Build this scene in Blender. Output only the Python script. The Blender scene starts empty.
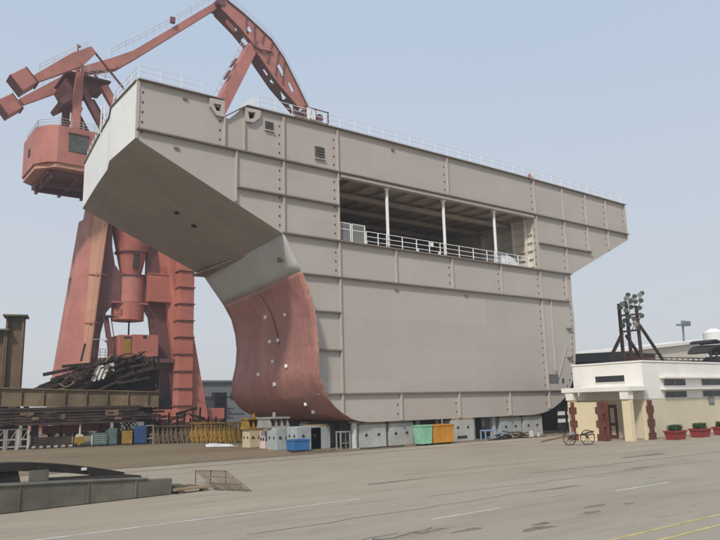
import bpy, bmesh, math, random
from mathutils import Vector, Matrix
from mathutils.geometry import tessellate_polygon

random.seed(7)
SC = bpy.context.scene
COL = SC.collection
V = Vector

# ------------------------------------------------------------------ materials
def mat(name, base, rough=0.7, var=0.12, scale=0.6, streak=0.0, streak_col=(0.16, 0.09, 0.05),
        metallic=0.0, fine=0.06, spots=0.0, bump=0.0, plates=None, buckle=0.0):
    m = bpy.data.materials.new(name); m.use_nodes = True
    nt = m.node_tree; N = nt.nodes; L = nt.links
    b = N['Principled BSDF']
    b.inputs['Roughness'].default_value = rough
    b.inputs['Metallic'].default_value = metallic
    b.inputs['Specular IOR Level'].default_value = 0.3
    tc = N.new('ShaderNodeTexCoord')
    def noise(sc, det=4, vec=None, r=0.6):
        n = N.new('ShaderNodeTexNoise'); n.inputs['Scale'].default_value = sc
        n.inputs['Detail'].default_value = det; n.inputs['Roughness'].default_value = r
        L.new(vec if vec else tc.outputs['Object'], n.inputs['Vector']); return n.outputs['Fac']
    def ramp(f, a, c):
        r = N.new('ShaderNodeMapRange'); L.new(f, r.inputs['Value'])
        r.inputs['From Min'].default_value = a; r.inputs['From Max'].default_value = c
        return r.outputs['Result']
    def mix(fac, a, c, mode='MIX'):
        x = N.new('ShaderNodeMix'); x.data_type = 'RGBA'; x.blend_type = mode
        if isinstance(fac, float): x.inputs['Factor'].default_value = fac
        else: L.new(fac, x.inputs['Factor'])
        for s, v in ((x.inputs['A'], a), (x.inputs['B'], c)):
            if isinstance(v, tuple): s.default_value = v + (1,) if len(v) == 3 else v
            else: L.new(v, s)
        return x.outputs['Result']
    dark = tuple(c * (1 - var) for c in base); light = tuple(min(1, c * (1 + var)) for c in base)
    col = mix(ramp(noise(scale), 0.35, 0.65), dark, light)
    if fine:
        d2 = tuple(c * (1 - 2.2 * fine) for c in base)
        f = N.new('ShaderNodeMath'); f.operation = 'MULTIPLY'
        L.new(ramp(noise(scale * 9, 3), 0.45, 0.75), f.inputs[0]); f.inputs[1].default_value = min(1, fine * 8)
        col = mix(f.outputs[0], col, d2)
    if streak:
        mp = N.new('ShaderNodeMapping'); L.new(tc.outputs['Object'], mp.inputs['Vector'])
        mp.inputs['Scale'].default_value = (1.6, 1.6, 0.11)
        f = N.new('ShaderNodeMath'); f.operation = 'MULTIPLY'
        L.new(ramp(noise(1.3, 5, mp.outputs['Vector'], 0.7), 0.54, 0.8), f.inputs[0]); f.inputs[1].default_value = streak
        col = mix(f.outputs[0], col, streak_col)
    if spots:
        f = N.new('ShaderNodeMath'); f.operation = 'MULTIPLY'
        L.new(ramp(noise(scale * 3.1, 6, None, 0.72), 0.55, 0.7), f.inputs[0]); f.inputs[1].default_value = spots
        col = mix(f.outputs[0], col, streak_col)
    bk = None
    if plates:      # welded plates: slightly different tone per plate, thin paler weld seams; plates = (axis, width, height, tone, seam)
        ax, pw, ph, tone, seam = plates
        sp = N.new('ShaderNodeSeparateXYZ'); L.new(tc.outputs['Object'], sp.inputs[0]); cb = N.new('ShaderNodeCombineXYZ')
        L.new(sp.outputs[ax], cb.inputs['X']); L.new(sp.outputs['Z'], cb.inputs['Y'])
        br = N.new('ShaderNodeTexBrick'); L.new(cb.outputs[0], br.inputs['Vector']); br.inputs['Scale'].default_value = 1
        br.inputs['Brick Width'].default_value = pw; br.inputs['Row Height'].default_value = ph; br.inputs['Mortar Size'].default_value = .018
        br.inputs['Mortar Smooth'].default_value = .3; br.inputs['Bias'].default_value = 0; br.offset = .37
        br.inputs['Color1'].default_value = (1 - tone, 1 - tone, 1 - tone, 1); br.inputs['Color2'].default_value = (1 + tone, 1 + tone * .9, 1 + tone * .8, 1)
        br.inputs['Mortar'].default_value = (seam, seam, seam, 1); bk = br
        col = mix(1.0, col, br.outputs['Color'], 'MULTIPLY')
    L.new(col, b.inputs['Base Color'])
    if buckle:
        bp = N.new('ShaderNodeBump'); bp.inputs['Strength'].default_value = buckle; bp.inputs['Distance'].default_value = 0.3
        L.new(noise(0.55, 2), bp.inputs['Height']); L.new(bp.outputs['Normal'], b.inputs['Normal'])
    if bump:
        bp = N.new('ShaderNodeBump'); bp.inputs['Strength'].default_value = bump; bp.inputs['Distance'].default_value = 0.05
        L.new(noise(scale * 6, 5), bp.inputs['Height']); L.new(bp.outputs['Normal'], b.inputs['Normal'])
    return m

M = dict(
    primer=mat('grey_primer_steel', (0.43, 0.385, 0.345), 0.7, 0.035, 0.3, 0.26, (0.33, 0.275, 0.235), fine=0.03, plates=('X', 6.1, 2.35, .03, 1.05), buckle=.10),
    ledge=mat('edge_steel', (0.20, 0.165, 0.14), 0.8, 0.10, 0.8, 0.3),  # darker than the face, painting in the shadow lines of the ledges
    bar=mat('stiffener_steel', (0.455, 0.405, 0.362), 0.75, 0.06, 0.7, 0.2),
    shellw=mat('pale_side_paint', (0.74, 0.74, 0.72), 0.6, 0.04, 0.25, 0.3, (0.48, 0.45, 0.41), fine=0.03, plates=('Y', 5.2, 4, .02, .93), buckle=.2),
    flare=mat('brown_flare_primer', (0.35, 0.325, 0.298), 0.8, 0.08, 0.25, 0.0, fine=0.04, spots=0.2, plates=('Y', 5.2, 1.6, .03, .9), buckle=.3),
    band=mat('grey_green_band', (0.48, 0.485, 0.46), 0.7, 0.06, 0.3, 0.2, (0.2, 0.2, 0.17)),
    red=mat('red_oxide_paint', (0.40, 0.185, 0.155), 0.55, 0.16, 0.35, 0.65, (0.20, 0.09, 0.075), fine=0.07, spots=.22, plates=('Y', 4.6, 2.4, .05, .86), buckle=.45),
    dark=mat('dark_interior', (0.045, 0.037, 0.032), 0.85, 0.2, 0.8),
    ceil=mat('brown_interior_primer', (0.33, 0.268, 0.22), 0.85, 0.2, 0.5, spots=0.3),
    cream=mat('cream_interior_paint', (0.66, 0.61, 0.52), 0.7, 0.08, 0.7),
    white=mat('white_rail_paint', (0.78, 0.78, 0.76), 0.5, 0.04, 1.0),
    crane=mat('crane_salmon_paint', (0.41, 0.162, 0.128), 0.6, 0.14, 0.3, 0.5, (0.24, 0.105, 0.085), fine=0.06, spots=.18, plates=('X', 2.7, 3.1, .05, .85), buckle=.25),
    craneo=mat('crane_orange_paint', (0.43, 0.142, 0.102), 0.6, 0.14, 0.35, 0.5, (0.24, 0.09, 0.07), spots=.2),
    craned=mat('crane_maroon_shade_tone', (0.16, 0.066, 0.063), 0.6, 0.12, 0.3, 0.2, (0.13, 0.05, 0.045)),  # dark maroon that also paints shade onto parts of the salmon crane
    craney=mat('crane_pale_lit_tone', (0.50, 0.26, 0.175), 0.6, 0.10, 0.2, 0.3, (0.36, 0.15, 0.10)),  # paler salmon that also paints the sunlit strip of the leg
    grille=mat('grey_louvre', (0.14, 0.13, 0.12), 0.6, 0.2, 2.0),
    rust=mat('rusty_steel', (0.15, 0.10, 0.062), 0.85, 0.3, 0.5, 0.4, (0.09, 0.05, 0.03), spots=0.5, bump=0.2),
    girder=mat('olive_rusty_girder', (0.165, 0.125, 0.075), 0.8, 0.4, 0.35, 0.5, (0.13, 0.08, 0.04), spots=0.35, bump=0.15),
    darkrust=mat('dark_rust', (0.046, 0.031, 0.026), 0.9, 0.45, 0.9, 0.0, spots=0.5, streak_col=(.035, .024, .02)),
    block=mat('grey_block_concrete', (0.42, 0.425, 0.40), 0.85, 0.14, 1.0, 0.5, (0.22, 0.19, 0.15), bump=0.15, spots=.35),
    blockb=mat('bluish_block_paint', (0.36, 0.395, 0.39), 0.8, 0.12, 1.0, 0.45, (0.2, 0.185, 0.155), spots=.35),
    blockc=mat('cream_block_paint', (0.57, 0.48, 0.31), 0.8, 0.1, 1.0, 0.5, (0.27, 0.2, 0.12), spots=.35),
    blockp=mat('pinkish_white_paint', (0.66, 0.55, 0.52), 0.8, 0.08, 1.0, 0.3, (0.3, 0.22, 0.2)),
    post=mat('pale_post_paint', (0.52, 0.50, 0.47), 0.7, 0.1, 1.0, 0.3),
    yellow=mat('yellow_paint', (0.31, 0.185, 0.03), 0.65, 0.25, 1.2, 0.4, (0.13, 0.075, 0.03), spots=.5),
    orange=mat('orange_bin_paint', (0.56, 0.25, 0.03), 0.6, 0.15, 1.0, 0.5, (0.26, 0.12, 0.04), spots=.35),
    mint=mat('mint_green_paint', (0.26, 0.52, 0.35), 0.6, 0.14, 1.0, 0.5, (0.13, 0.22, 0.15), spots=.3),
    blue=mat('blue_paint', (0.035, 0.14, 0.34), 0.55, 0.12, 1.2, 0.2, (0.05, 0.1, 0.2)),
    navy=mat('dark_blue_paint', (0.025, 0.07, 0.19), 0.6, 0.15, 1.2, 0.2, (0.03, 0.05, 0.1)),
    bluep=mat('pale_blue_paint', (0.22, 0.33, 0.48), 0.6, 0.1, 1.2),
    teal=mat('grey_teal_paint', (0.09, 0.155, 0.145), 0.6, 0.15, 1.2, 0.2),
    greyp=mat('grey_steel_paint', (0.30, 0.29, 0.27), 0.7, 0.15, 1.0, 0.3),
    plate=mat('greyish_steel_plate', (0.125, 0.118, 0.092), 0.6, 0.3, 0.8, 0.35, (0.10, 0.075, 0.05), spots=0.3, bump=0.15),
    black=mat('blackened_steel', (0.026, 0.021, 0.018), 0.75, 0.3, 1.0, spots=0.3),
    wood=mat('weathered_timber', (0.28, 0.21, 0.13), 0.9, 0.25, 1.2, bump=0.3),
    wall_w=mat('white_render', (0.76, 0.735, 0.68), 0.85, 0.05, 0.5, 0.34, (0.5, 0.46, 0.40), fine=0.02, bump=0.05),
    wall_y=mat('cream_yellow_render', (0.68, 0.575, 0.385), 0.85, 0.05, 0.5, 0.22, (0.45, 0.36, 0.22), fine=0.03, bump=0.05),
    wall_g=mat('dull_cream_render', (0.60, 0.53, 0.385), 0.85, 0.05, 0.5, 0.3, (0.42, 0.36, 0.26), fine=0.03, bump=0.05),
    quoin=mat('maroon_quoin_stone', (0.13, 0.045, 0.03), 0.8, 0.2, 1.5),
    glass=mat('dark_window_glass', (0.035, 0.035, 0.04), 0.15, 0.2, 0.6, fine=0),
    pot=mat('red_planter_paint', (0.26, 0.035, 0.03), 0.6, 0.12, 1.5, 0.3, (0.2, 0.04, 0.03)),
    leaf=mat('clipped_leaves', (0.045, 0.085, 0.022), 0.8, 0.45, 6.0, fine=0.2),
    mastc=mat('brown_mast_steel', (0.075, 0.04, 0.035), 0.8, 0.2, 1.0),
    lamp=mat('pale_floodlight', (0.42, 0.44, 0.36), 0.5, 0.15, 2.0),
    lampd=mat('grey_green_floodlight', (0.13, 0.15, 0.12), 0.5, 0.2, 2.0),
    slate=mat('dark_slate_roof', (0.06, 0.065, 0.065), 0.8, 0.2, 0.5),
    brownw=mat('brown_shed_wall', (0.11, 0.05, 0.04), 0.85, 0.15, 0.6),
    farw=mat('cream_far_wall', (0.60, 0.54, 0.44), 0.85, 0.05, 0.1),
    farg=mat('grey_far_wall', (0.16, 0.165, 0.17), 0.85, 0.15, 0.15),
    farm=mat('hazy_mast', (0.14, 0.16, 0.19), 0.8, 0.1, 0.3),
    tyre=mat('dark_rubber', (0.03, 0.027, 0.025), 0.9, 0.2, 2.0),
    tarp=mat('grey_tarpaulin', (0.52, 0.53, 0.54), 0.6, 0.12, 1.0, bump=0.3),
    line_w=mat('worn_white_line', (0.50, 0.475, 0.43), 0.85, 0.2, 2.0, spots=0.75, streak_col=(0.27, 0.245, 0.21)),
    line_y=mat('worn_yellow_line', (0.46, 0.385, 0.17), 0.85, 0.2, 1.5, spots=0.9, streak_col=(0.27, 0.245, 0.20)),
    rail=mat('dark_track', (0.12, 0.10, 0.08), 0.8, 0.25, 1.0),
    tar=mat('tar_patch', (0.18, 0.155, 0.122), 0.8, 0.3, 1.5, spots=0.6, streak_col=(0.2, 0.175, 0.15)),
)

# ------------------------------------------------------------------ mesh builder
class MB:
    def __init__(s): s.v = []; s.f = []; s.mi = []; s.sm = []
    def add(s, vs, fs, mi=0, smooth=False):
        o = len(s.v); s.v += [V(p) for p in vs]
        for f in fs: s.f.append([o + i for i in f]); s.mi.append(mi); s.sm.append(smooth)
        return s
    def hexa(s, p, mi=0):   # 8 points: bottom 0-3, top 4-7 (same order)
        return s.add(p, [(0, 3, 2, 1), (4, 5, 6, 7), (0, 1, 5, 4), (1, 2, 6, 5), (2, 3, 7, 6), (3, 0, 4, 7)], mi)
    def box(s, x0, x1, y0, y1, z0, z1, mi=0):
        return s.hexa([(x0, y0, z0), (x1, y0, z0), (x1, y1, z0), (x0, y1, z0),
                       (x0, y0, z1), (x1, y0, z1), (x1, y1, z1), (x0, y1, z1)], mi)
    def rbox(s, c, sx, sy, sz, rz=0, mi=0):   # centre-bottom c, rotated about z
        R = Matrix.Rotation(rz, 3, 'Z'); c = V(c); P = []
        for z in (0, sz):
            for x, y in ((-1, -1), (1, -1), (1, 1), (-1, 1)): P.append(c + R @ V((x * sx / 2, y * sy / 2, z)))
        return s.hexa(P, mi)
    def beam(s, a, b, w, h, up=(0, 0, 1), mi=0, w2=None, h2=None):
        a, b = V(a), V(b); d = (b - a).normalized(); up = V(up)
        if abs(d.dot(up)) > 0.98: up = V((0, 1, 0))
        r = d.cross(up).normalized(); u = r.cross(d)
        w2 = w if w2 is None else w2; h2 = h if h2 is None else h2; P = []
        for p, ww, hh in ((a, w, h), (b, w2, h2)):
            P += [p - r * ww / 2 - u * hh / 2, p + r * ww / 2 - u * hh / 2, p + r * ww / 2 + u * hh / 2, p - r * ww / 2 + u * hh / 2]
        return s.hexa(P, mi)
    def tube(s, a, b, r, n=10, r2=None, mi=0, cap=True):
        a, b = V(a), V(b); d = (b - a).normalized(); r2 = r if r2 is None else r2
        u = d.orthogonal().normalized(); w = d.cross(u); P = []
        for p, rr in ((a, r), (b, r2)):
            P += [p + u * rr * math.cos(6.28318 * i / n) + w * rr * math.sin(6.28318 * i / n) for i in range(n)]
        s.add(P, [(i, (i + 1) % n, n + (i + 1) % n, n + i) for i in range(n)], mi, True)
        if cap: s.add(P, [tuple(range(n - 1, -1, -1)), tuple(range(n, 2 * n))], mi)
        return s
    def poly(s, pts, r, n=6, mi=0):
        for a, b in zip(pts, pts[1:]): s.tube(a, b, r, n, mi=mi)
        return s
    def prism(s, outer, fn, d, holes=(), mi=0, emi=None):  # 2D outline -> fn(u,v) 3D, extruded by d
        emi = mi if emi is None else emi; d = V(d)
        loops = [[V((p[0], p[1], 0)) for p in outer]] + [[V((p[0], p[1], 0)) for p in h] for h in holes]
        tris = tessellate_polygon(loops); flat = [p for l in loops for p in l]
        A = [V(fn(p.x, p.y)) for p in flat]; n = len(A)
        s.add(A + [p + d for p in A], [tuple(t) for t in tris] + [tuple(n + i for i in reversed(t)) for t in tris], mi)
        o = 0
        for l in loops:
            k = len(l)
            s.add([A[o + i] for i in range(k)] + [A[o + i] + d for i in range(k)],
                  [(i, (i + 1) % k, k + (i + 1) % k, k + i) for i in range(k)], emi)
            o += k
        return s
    def grid(s, rows, mi=0, smooth=True, thick=None):
        n = len(rows[0]); P = [p for r in rows for p in r]
        F = [(i * n + j, i * n + j + 1, (i + 1) * n + j + 1, (i + 1) * n + j) for i in range(len(rows) - 1) for j in range(n - 1)]
        return s.add(P, F, mi, smooth)
    def ico(s, c, r, sq=(1, 1, 1), sub=1, mi=0):
        bm = bmesh.new(); bmesh.ops.create_icosphere(bm, subdivisions=sub, radius=1)
        s.add([V(c) + V((v.co.x * r * sq[0], v.co.y * r * sq[1], v.co.z * r * sq[2])) for v in bm.verts],
              [tuple(v.index for v in f.verts) for f in bm.faces], mi, True); bm.free(); return s
    def build(s, name, m, parent=None, bevel=0, solid=0, fix=True):
        root = parent
        while root is not None and root.parent is not None: root = root.parent
        off = root.location.copy() if root is not None else V((0, 0, 0))
        me = bpy.data.meshes.new(name)
        me.from_pydata([tuple(p - off) for p in s.v], [], s.f)
        for x in (m if isinstance(m, (list, tuple)) else [m]): me.materials.append(x)
        for p, k, q in zip(me.polygons, s.mi, s.sm): p.material_index = k; p.use_smooth = q
        if fix:
            bm = bmesh.new(); bm.from_mesh(me); bmesh.ops.remove_doubles(bm, verts=bm.verts, dist=1e-4) if fix == 'weld' else None
            bmesh.ops.recalc_face_normals(bm, faces=bm.faces); bm.to_mesh(me); bm.free()
        o = bpy.data.objects.new(name, me); COL.objects.link(o)
        if parent is not None: o.parent = parent
        if bevel:
            md = o.modifiers.new('bevel', 'BEVEL'); md.width = bevel; md.segments = 2; md.limit_method = 'ANGLE'
        if solid:
            md = o.modifiers.new('solid', 'SOLIDIFY'); md.thickness = solid; md.offset = 0
        return o

def thing(name, label, cat, loc=(0, 0, 0), group=None):
    o = bpy.data.objects.new(name, None); COL.objects.link(o); o.location = loc; o.empty_display_size = 0.3
    return tag(o, label, cat, group)
def tag(o, label, cat, group=None):
    o['label'] = label; o['category'] = cat
    if group: o['group'] = group
    return o
def struct(o): o['kind'] = 'structure'; return o
def copy_tree(o, loc, label=None):
    def cp(x, p):
        c = x.copy(); COL.objects.link(c)
        if p is not None: c.parent = p
        for k in list(x.children): cp(k, c)
        return c
    c = cp(o, None); c.location = loc
    if label: c['label'] = label
    return c
def origin_to(o, p):   # move a single mesh's origin to its base point
    p = V(p); o.data.transform(Matrix.Translation(-p)); o.location = p; return o

def lerp(a, b, t): return a + (b - a) * t

# ================================================================== SETTING: ground and road
def ground_material(name, c1, c2, c3, sc):
    m = bpy.data.materials.new(name); m.use_nodes = True; nt = m.node_tree; N = nt.nodes; L = nt.links
    b = N['Principled BSDF']; b.inputs['Roughness'].default_value = 0.92; b.inputs['Specular IOR Level'].default_value = 0.15
    tc = N.new('ShaderNodeTexCoord')
    def ns(scale, det, stretch=(1, 1, 1), r=0.62):
        mp = N.new('ShaderNodeMapping'); mp.inputs['Scale'].default_value = stretch; L.new(tc.outputs['Object'], mp.inputs['Vector'])
        n = N.new('ShaderNodeTexNoise'); n.inputs['Scale'].default_value = scale; n.inputs['Detail'].default_value = det
        n.inputs['Roughness'].default_value = r; L.new(mp.outputs['Vector'], n.inputs['Vector']); return n.outputs['Fac']
    def rg(f, a, c, t=1.0):
        r = N.new('ShaderNodeMapRange'); L.new(f, r.inputs['Value']); r.inputs['From Min'].default_value = a
        r.inputs['From Max'].default_value = c; r.inputs['To Max'].default_value = t; return r.outputs['Result']
    def mx(f, a, c):
        x = N.new('ShaderNodeMix'); x.data_type = 'RGBA'; L.new(f, x.inputs['Factor'])
        for s_, v in ((x.inputs['A'], a), (x.inputs['B'], c)):
            if isinstance(v, tuple): s_.default_value = v + (1,)
            else: L.new(v, s_)
        return x.outputs['Result']
    col = mx(rg(ns(sc, 6, (0.5, 1.3, 1)), 0.32, 0.68), c1, c2)
    col = mx(rg(ns(sc * 3.3, 7, (0.35, 1.7, 1), 0.7), 0.5, 0.78, 0.75), col, c3)            # tyre-dragged dirt, along the road
    col = mx(rg(ns(0.09, 4, (0.6, 1.6, 1), .55), 0.5, 0.72, 0.5), col, tuple(min(1, x * 1.22) for x in c2))      # pale dusty patches
    col = mx(rg(ns(1.5, 6, (0.12, 2.2, 1), 0.7), 0.56, 0.74, 0.6), col, tuple(x * .72 for x in c3))      # tyre marks
    col = mx(rg(ns(11.0, 4), 0.5, 0.85, 0.35), col, tuple(x * 0.62 for x in c1))             # aggregate
    col = mx(rg(ns(0.45, 5, (1, 1, 1), 0.75), 0.62, 0.70, 0.35), col, tuple(x * 0.6 for x in c3))   # spilt stains
    col = mx(rg(ns(28.0, 3), 0.52, 0.7, 0.4), col, tuple(x * 0.7 for x in c1)); col = mx(rg(ns(19.0, 3), 0.58, 0.75, 0.4), col, tuple(min(1, x * 1.25) for x in c2))      # grit
    L.new(col, b.inputs['Base Color'])
    bp = N.new('ShaderNodeBump'); bp.inputs['Strength'].default_value = 0.5; bp.inputs['Distance'].default_value = 0.02
    L.new(ns(6.0, 6), bp.inputs['Height']); L.new(bp.outputs['Normal'], b.inputs['Normal'])
    return m
g_yard = ground_material('dusty_yard', (0.172, 0.132, 0.083), (0.225, 0.175, 0.115), (0.125, 0.094, 0.06), 0.14)
g_apron = ground_material('concrete_apron', (0.292, 0.25, 0.188), (0.352, 0.305, 0.236), (0.215, 0.18, 0.132), 0.16)
g_road = ground_material('worn_road', (0.288, 0.25, 0.196), (0.342, 0.302, 0.243), (0.22, 0.187, 0.145), 0.16)

def sheet(name, x0, x1, y0, y1, z, m):
    b = MB(); b.add([(x0, y0, z), (x1, y0, z), (x1, y1, z), (x0, y1, z)], [(0, 1, 2, 3)])
    return struct(b.build(name, m))
sheet('ground', -2500, 2500, -600, 3500, 0.0, g_yard)
sheet('concrete_apron', -300, 300, -21.2, -1.7, 0.004, g_apron)
sheet('road', -300, 300, -48, -21.2, 0.008, g_road)
def wobble_strip(name, x0, x1, y, w, z, m, step=0.8, wear=0.25, gap=0.0):
    b = MB(); x = x0
    while x < x1 - 0.01:
        xe = min(x1, x + step)
        if random.random() >= gap:
            a = w * (1 - wear * random.random()); d = random.uniform(-.1, .1) * w
            c = w * (1 - wear * random.random())
            b.add([(x, y - a / 2 + d, z), (xe, y - c / 2 + d, z), (xe, y + c / 2 + d, z), (x, y + a / 2 + d, z)], [(0, 1, 2, 3)])
        x = xe
    return struct(b.build(name, m))
wobble_strip('yard_edge_track', -120, 60, -1.7, 0.32, 0.012, M['rail'], 3.0, 0.5)
wobble_strip('yard_edge_track', -120, 10, -4.4, 0.16, 0.012, M['rail'], 2.2, 0.7, 0.2)
wobble_strip('white_road_line', -60, -26.0, -21.35, 0.16, 0.013, M['line_w'], 0.7, 0.5, 0.06)
wobble_strip('white_road_line', -18.9, -15.6, -26.3, 0.16, 0.013, M['line_w'], 0.6, 0.3)
wobble_strip('white_road_line', -27.2, -24.4, -26.1, 0.14, 0.013, M['line_w'], 0.5, 0.6, 0.15)
wobble_strip('white_road_line', -9.5, -6.2, -26.3, 0.16, 0.013, M['line_w'], 0.6, 0.3)
wobble_strip('yellow_road_line', -45, 60, -31.0, 0.15, 0.013, M['line_y'], 0.6, 0.4, 0.05)
wobble_strip('yellow_road_line', -45, 60, -31.75, 0.15, 0.013, M['line_y'], 0.6, 0.4, 0.05)
def tar(cx, cy, lx, ly, z=0.013):
    b = MB(); n = 26; P = []
    ph = random.random() * 6
    for i in range(n):
        a = 6.28318 * i / n; r = 1 + 0.25 * math.sin(3 * a + ph) + random.uniform(-.22, .22)
        P.append((cx + lx * r * math.cos(a), cy + ly * r * math.sin(a), z))
    b.add([(cx, cy, z)] + P, [(0, 1 + i, 1 + (i + 1) % n) for i in range(n)])
    return struct(b.build('tar_patch', M['tar']))
for a in ((-28.4, -27.3, .5, .16), (-27.6, -27.9, .45, .10), (-26.3, -28.95, .55, .16), (-25.7, -28.6, .3, .1), (-23.3, -28.4, .3, .12),
          (-29.6, -27.0, .5, .05), (-30.2, -27.5, .06, .4), (-22.2, -27.8, .5, .09), (-21.2, -28.2, .22, .1), (-19.5, -24.4, 1.2, .1), (-11, -22.5, 1.6, .12),
          (-22.0, -18.2, 1.6, .12), (-5, -19.0, 1.8, .25)): tar(*a)
# cable-like cracks sealed with tar
def crack(p0, p1, w=0.05):
    b = MB(); n = 14; z = 0.0145; L_ = []
    for i in range(n + 1):
        t = i / n; L_.append((lerp(p0[0], p1[0], t) + random.uniform(-.12, .12), lerp(p0[1], p1[1], t) + random.uniform(-.1, .1)))
    for (x0, y0), (x1, y1) in zip(L_, L_[1:]):
        b.add([(x0, y0 - w / 2, z), (x1, y1 - w / 2, z), (x1, y1 + w / 2, z), (x0, y0 + w / 2, z)], [(0, 1, 2, 3)])
    return struct(b.build('sealed_crack', M['tar']))
crack((-31.5, -27.6), (-28.0, -27.1), .08); crack((-30.4, -28.5), (-29.9, -27.0), .06); crack((-16, -20.4), (4, -21.0)); crack((-20, -16.6), (-2, -17.4), .04)
crack((-24, -22.6), (-6, -23.1), .03); crack((-32, -24.6), (-20, -24.2), .03)

# ================================================================== SHIP HULL BLOCK
Wd, ZT, ZS, ZK, Z3, Z4, Z5, Z0 = 26.64, 23.42, 20.22, 19.59, 14.82, 12.2, 3.88, 1.79
YL = 17.5
near = [(16.1, 14.82, 0), (15.1, 12.2, .66), (14.7, 10.8, 1.0), (14.35, 9.3, 1.2), (14.18, 7.6, 1.22), (14.08, 6.3, 1.15), (13.95, 5.2, 1.0),
        (13.5, 4.2, .85), (12.85, 3.3, .7), (11.7, 2.5, .5), (10.4, 1.98, .25), (9.0, 1.79, 0)]
far = [(13.95, 14.82), (11.95, 12.3), (11.15, 10.99), (10.75, 9.6), (10.6, 8.3), (10.69, 6.9), (11.0, 5.5), (11.08, 4.4), (10.7, 3.5), (9.74, 2.68), (8.3, 2.12), (6.4, 1.83)]
def camber(x): return 23.62 - (abs(x) / Wd) ** 2 * 0.2
hull = thing('ship_hull_block', 'huge grey steel ship hull section with flared sides and red bottom standing on keel blocks', 'ship section', (0, 0, 0))

def cat(P, t):   # Catmull-Rom through the profile rows
    n = len(P) - 1; x = min(max(t, 0), 1) * n; i = min(int(x), n - 1); f = x - i
    p0, p1, p2, p3 = P[max(i - 1, 0)], P[i], P[i + 1], P[min(i + 2, n)]
    return tuple(0.5 * ((2 * b_) + (-a + c) * f + (2 * a - 5 * b_ + 4 * c - d) * f * f + (-a + 3 * b_ - 3 * c + d) * f ** 3) for a, b_, c, d in zip(p0, p1, p2, p3))
def shell_pt(t, s, side=-1, jag=0):
    n_ = cat(near, t); f_ = cat(far, t)
    if side > 0: n_ = (n_[0] + 1.4 * n_[2], n_[1], -.01)      # the right edge is cut almost flush
    bulge = 0.25 * math.sin(math.pi * s) * math.sin(math.pi * min(1, t * 1.1))
    y0 = -n_[2] + jag
    return V((side * (lerp(n_[0], f_[0], s) - bulge), lerp(y0, YL, s), lerp(n_[1], f_[1], s)))
def tz(z):   # profile parameter for a height (near profile)
    lo, hi = 0.0, 1.0
    for _ in range(40):
        m_ = (lo + hi) / 2
        if cat(near, m_)[1] > z: lo = m_
        else: hi = m_
    return lo
# bulkhead plate (the cut face) with the big opening and the two mooring ports
out = [(-Wd, ZT)]
out += [(-20.72, camber(20.7)), (-20.72, 22.35), (-20.3, 22.32), (-19.12, camber(19.1))]
out += [(x, camber(x)) for x in (-14, -7, 0, 7, 14, 21)] + [(Wd, ZT), (Wd, ZK)]
def cut(side):
    h = [(16.08, Z3)]
    for i in range(1, 45):
        p_ = cat(near, i / 44)[2] * (0 if side > 0 else 1); q = shell_pt(i / 44, p_ / (YL + p_), side); h.append((abs(q.x) + (.03 if side > 0 else -.05), q.z - (.02 if side > 0 else 0)))
    return h
half, halfL = cut(1), cut(-1)
out += half + [(-w, z) for w, z in reversed(halfL)] + [(-Wd, ZK)]
opening = [(-11.25, 15.0), (-11.25, 19.55), (-10.95, 19.82), (11.1, 19.82), (11.1, 15.0)]
holeL = [(-21.6, 23.05), (-21.02, 23.1), (-21.02, 22.62), (-21.34, 22.58)]
holeR = [(-19.0, 23.1), (-18.42, 23.16), (-18.46, 22.74), (-18.88, 22.58)]
b = MB(); b.prism(out, lambda u, v: (u, 0.0, v), (0, 0.12, 0), [opening, holeL, holeR]); b.build('bulkhead', M['primer'], hull)
for h in (holeL, holeR):
    b = MB(); cx = sum(p[0] for p in h) / 4; cz = sum(p[1] for p in h) / 4
    b.box(cx - .45, cx + .45, 0.5, 0.9, cz - .4, cz + .36); b.build('port_shade_block', M['dark'], hull)  # dark block behind the hole paints the shade inside the port
def ring(outer, inner):
    b = MB(); b.prism(outer, lambda u, v: (u, -0.22, v), (0, 0.216, 0), [inner]); return b.build('mooring_port', M['bar'], hull, bevel=.02)
ring([(-21.85, 23.38), (-21.8, 22.8), (-21.36, 22.28), (-20.76, 22.28), (-20.76, 23.44)], holeL)
ring([(-19.2, 23.36), (-18.0, 23.42), (-18.03, 22.9), (-18.55, 22.4), (-19.15, 22.36)], holeR)
b = MB(); b.prism([(-19.35, 23.5), (-18.25, 24.6), (-17.95, 23.6)], lambda u, v: (u, .35, v), (0, .5, 0)); b.build('bulwark_fin', M['white'], hull)

# ledges: plate edges of the decks and stringers standing proud of the cut face
def ledge(x0, x1, z, d=0.30, t=0.10):
    b = MB(); b.box(x0, x1, -d, -0.003, z - t, z); return b.build('ledge', M['ledge'], hull)
ledge(-Wd + .02, Wd - .02, ZS, .26, .1); ledge(-16.05, 16.05, Z3 + .10, .28, .11); ledge(-14.9, 15.5, Z4, .26, .1); ledge(-13.4, 13.4, Z5, .22, .09)
ledge(-19.75, -11.46, 17.62, .28); ledge(11.5, 19.7, 17.5, .28)
for z, w in ((9.63, 14.3), (6.92, 14.05)):
    ledge(-w + .25, -11.46, z, .24)
    b = MB(); b.box(w + .45, w + 1.2, -.24, -.003, z - .1, z); b.build('ledge', M['ledge'], hull)
b = MB()
pts = [-Wd, -20.76]
for x0, x1 in ((-Wd, -20.76), (-19.05, -12), (-12, -5), (-5, 2), (2, 9), (9, 16), (16, 21), (21, Wd)):
    b.beam((x0, -.09, camber(x0) + .03), (x1, -.09, camber(x1) + .03), .32, .07)
b.beam((-20.72, -.09, 22.35), (-19.1, -.09, camber(19.1)), .3, .06)
b.build('deck_edge_strip', M['ledge'], hull)

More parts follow.
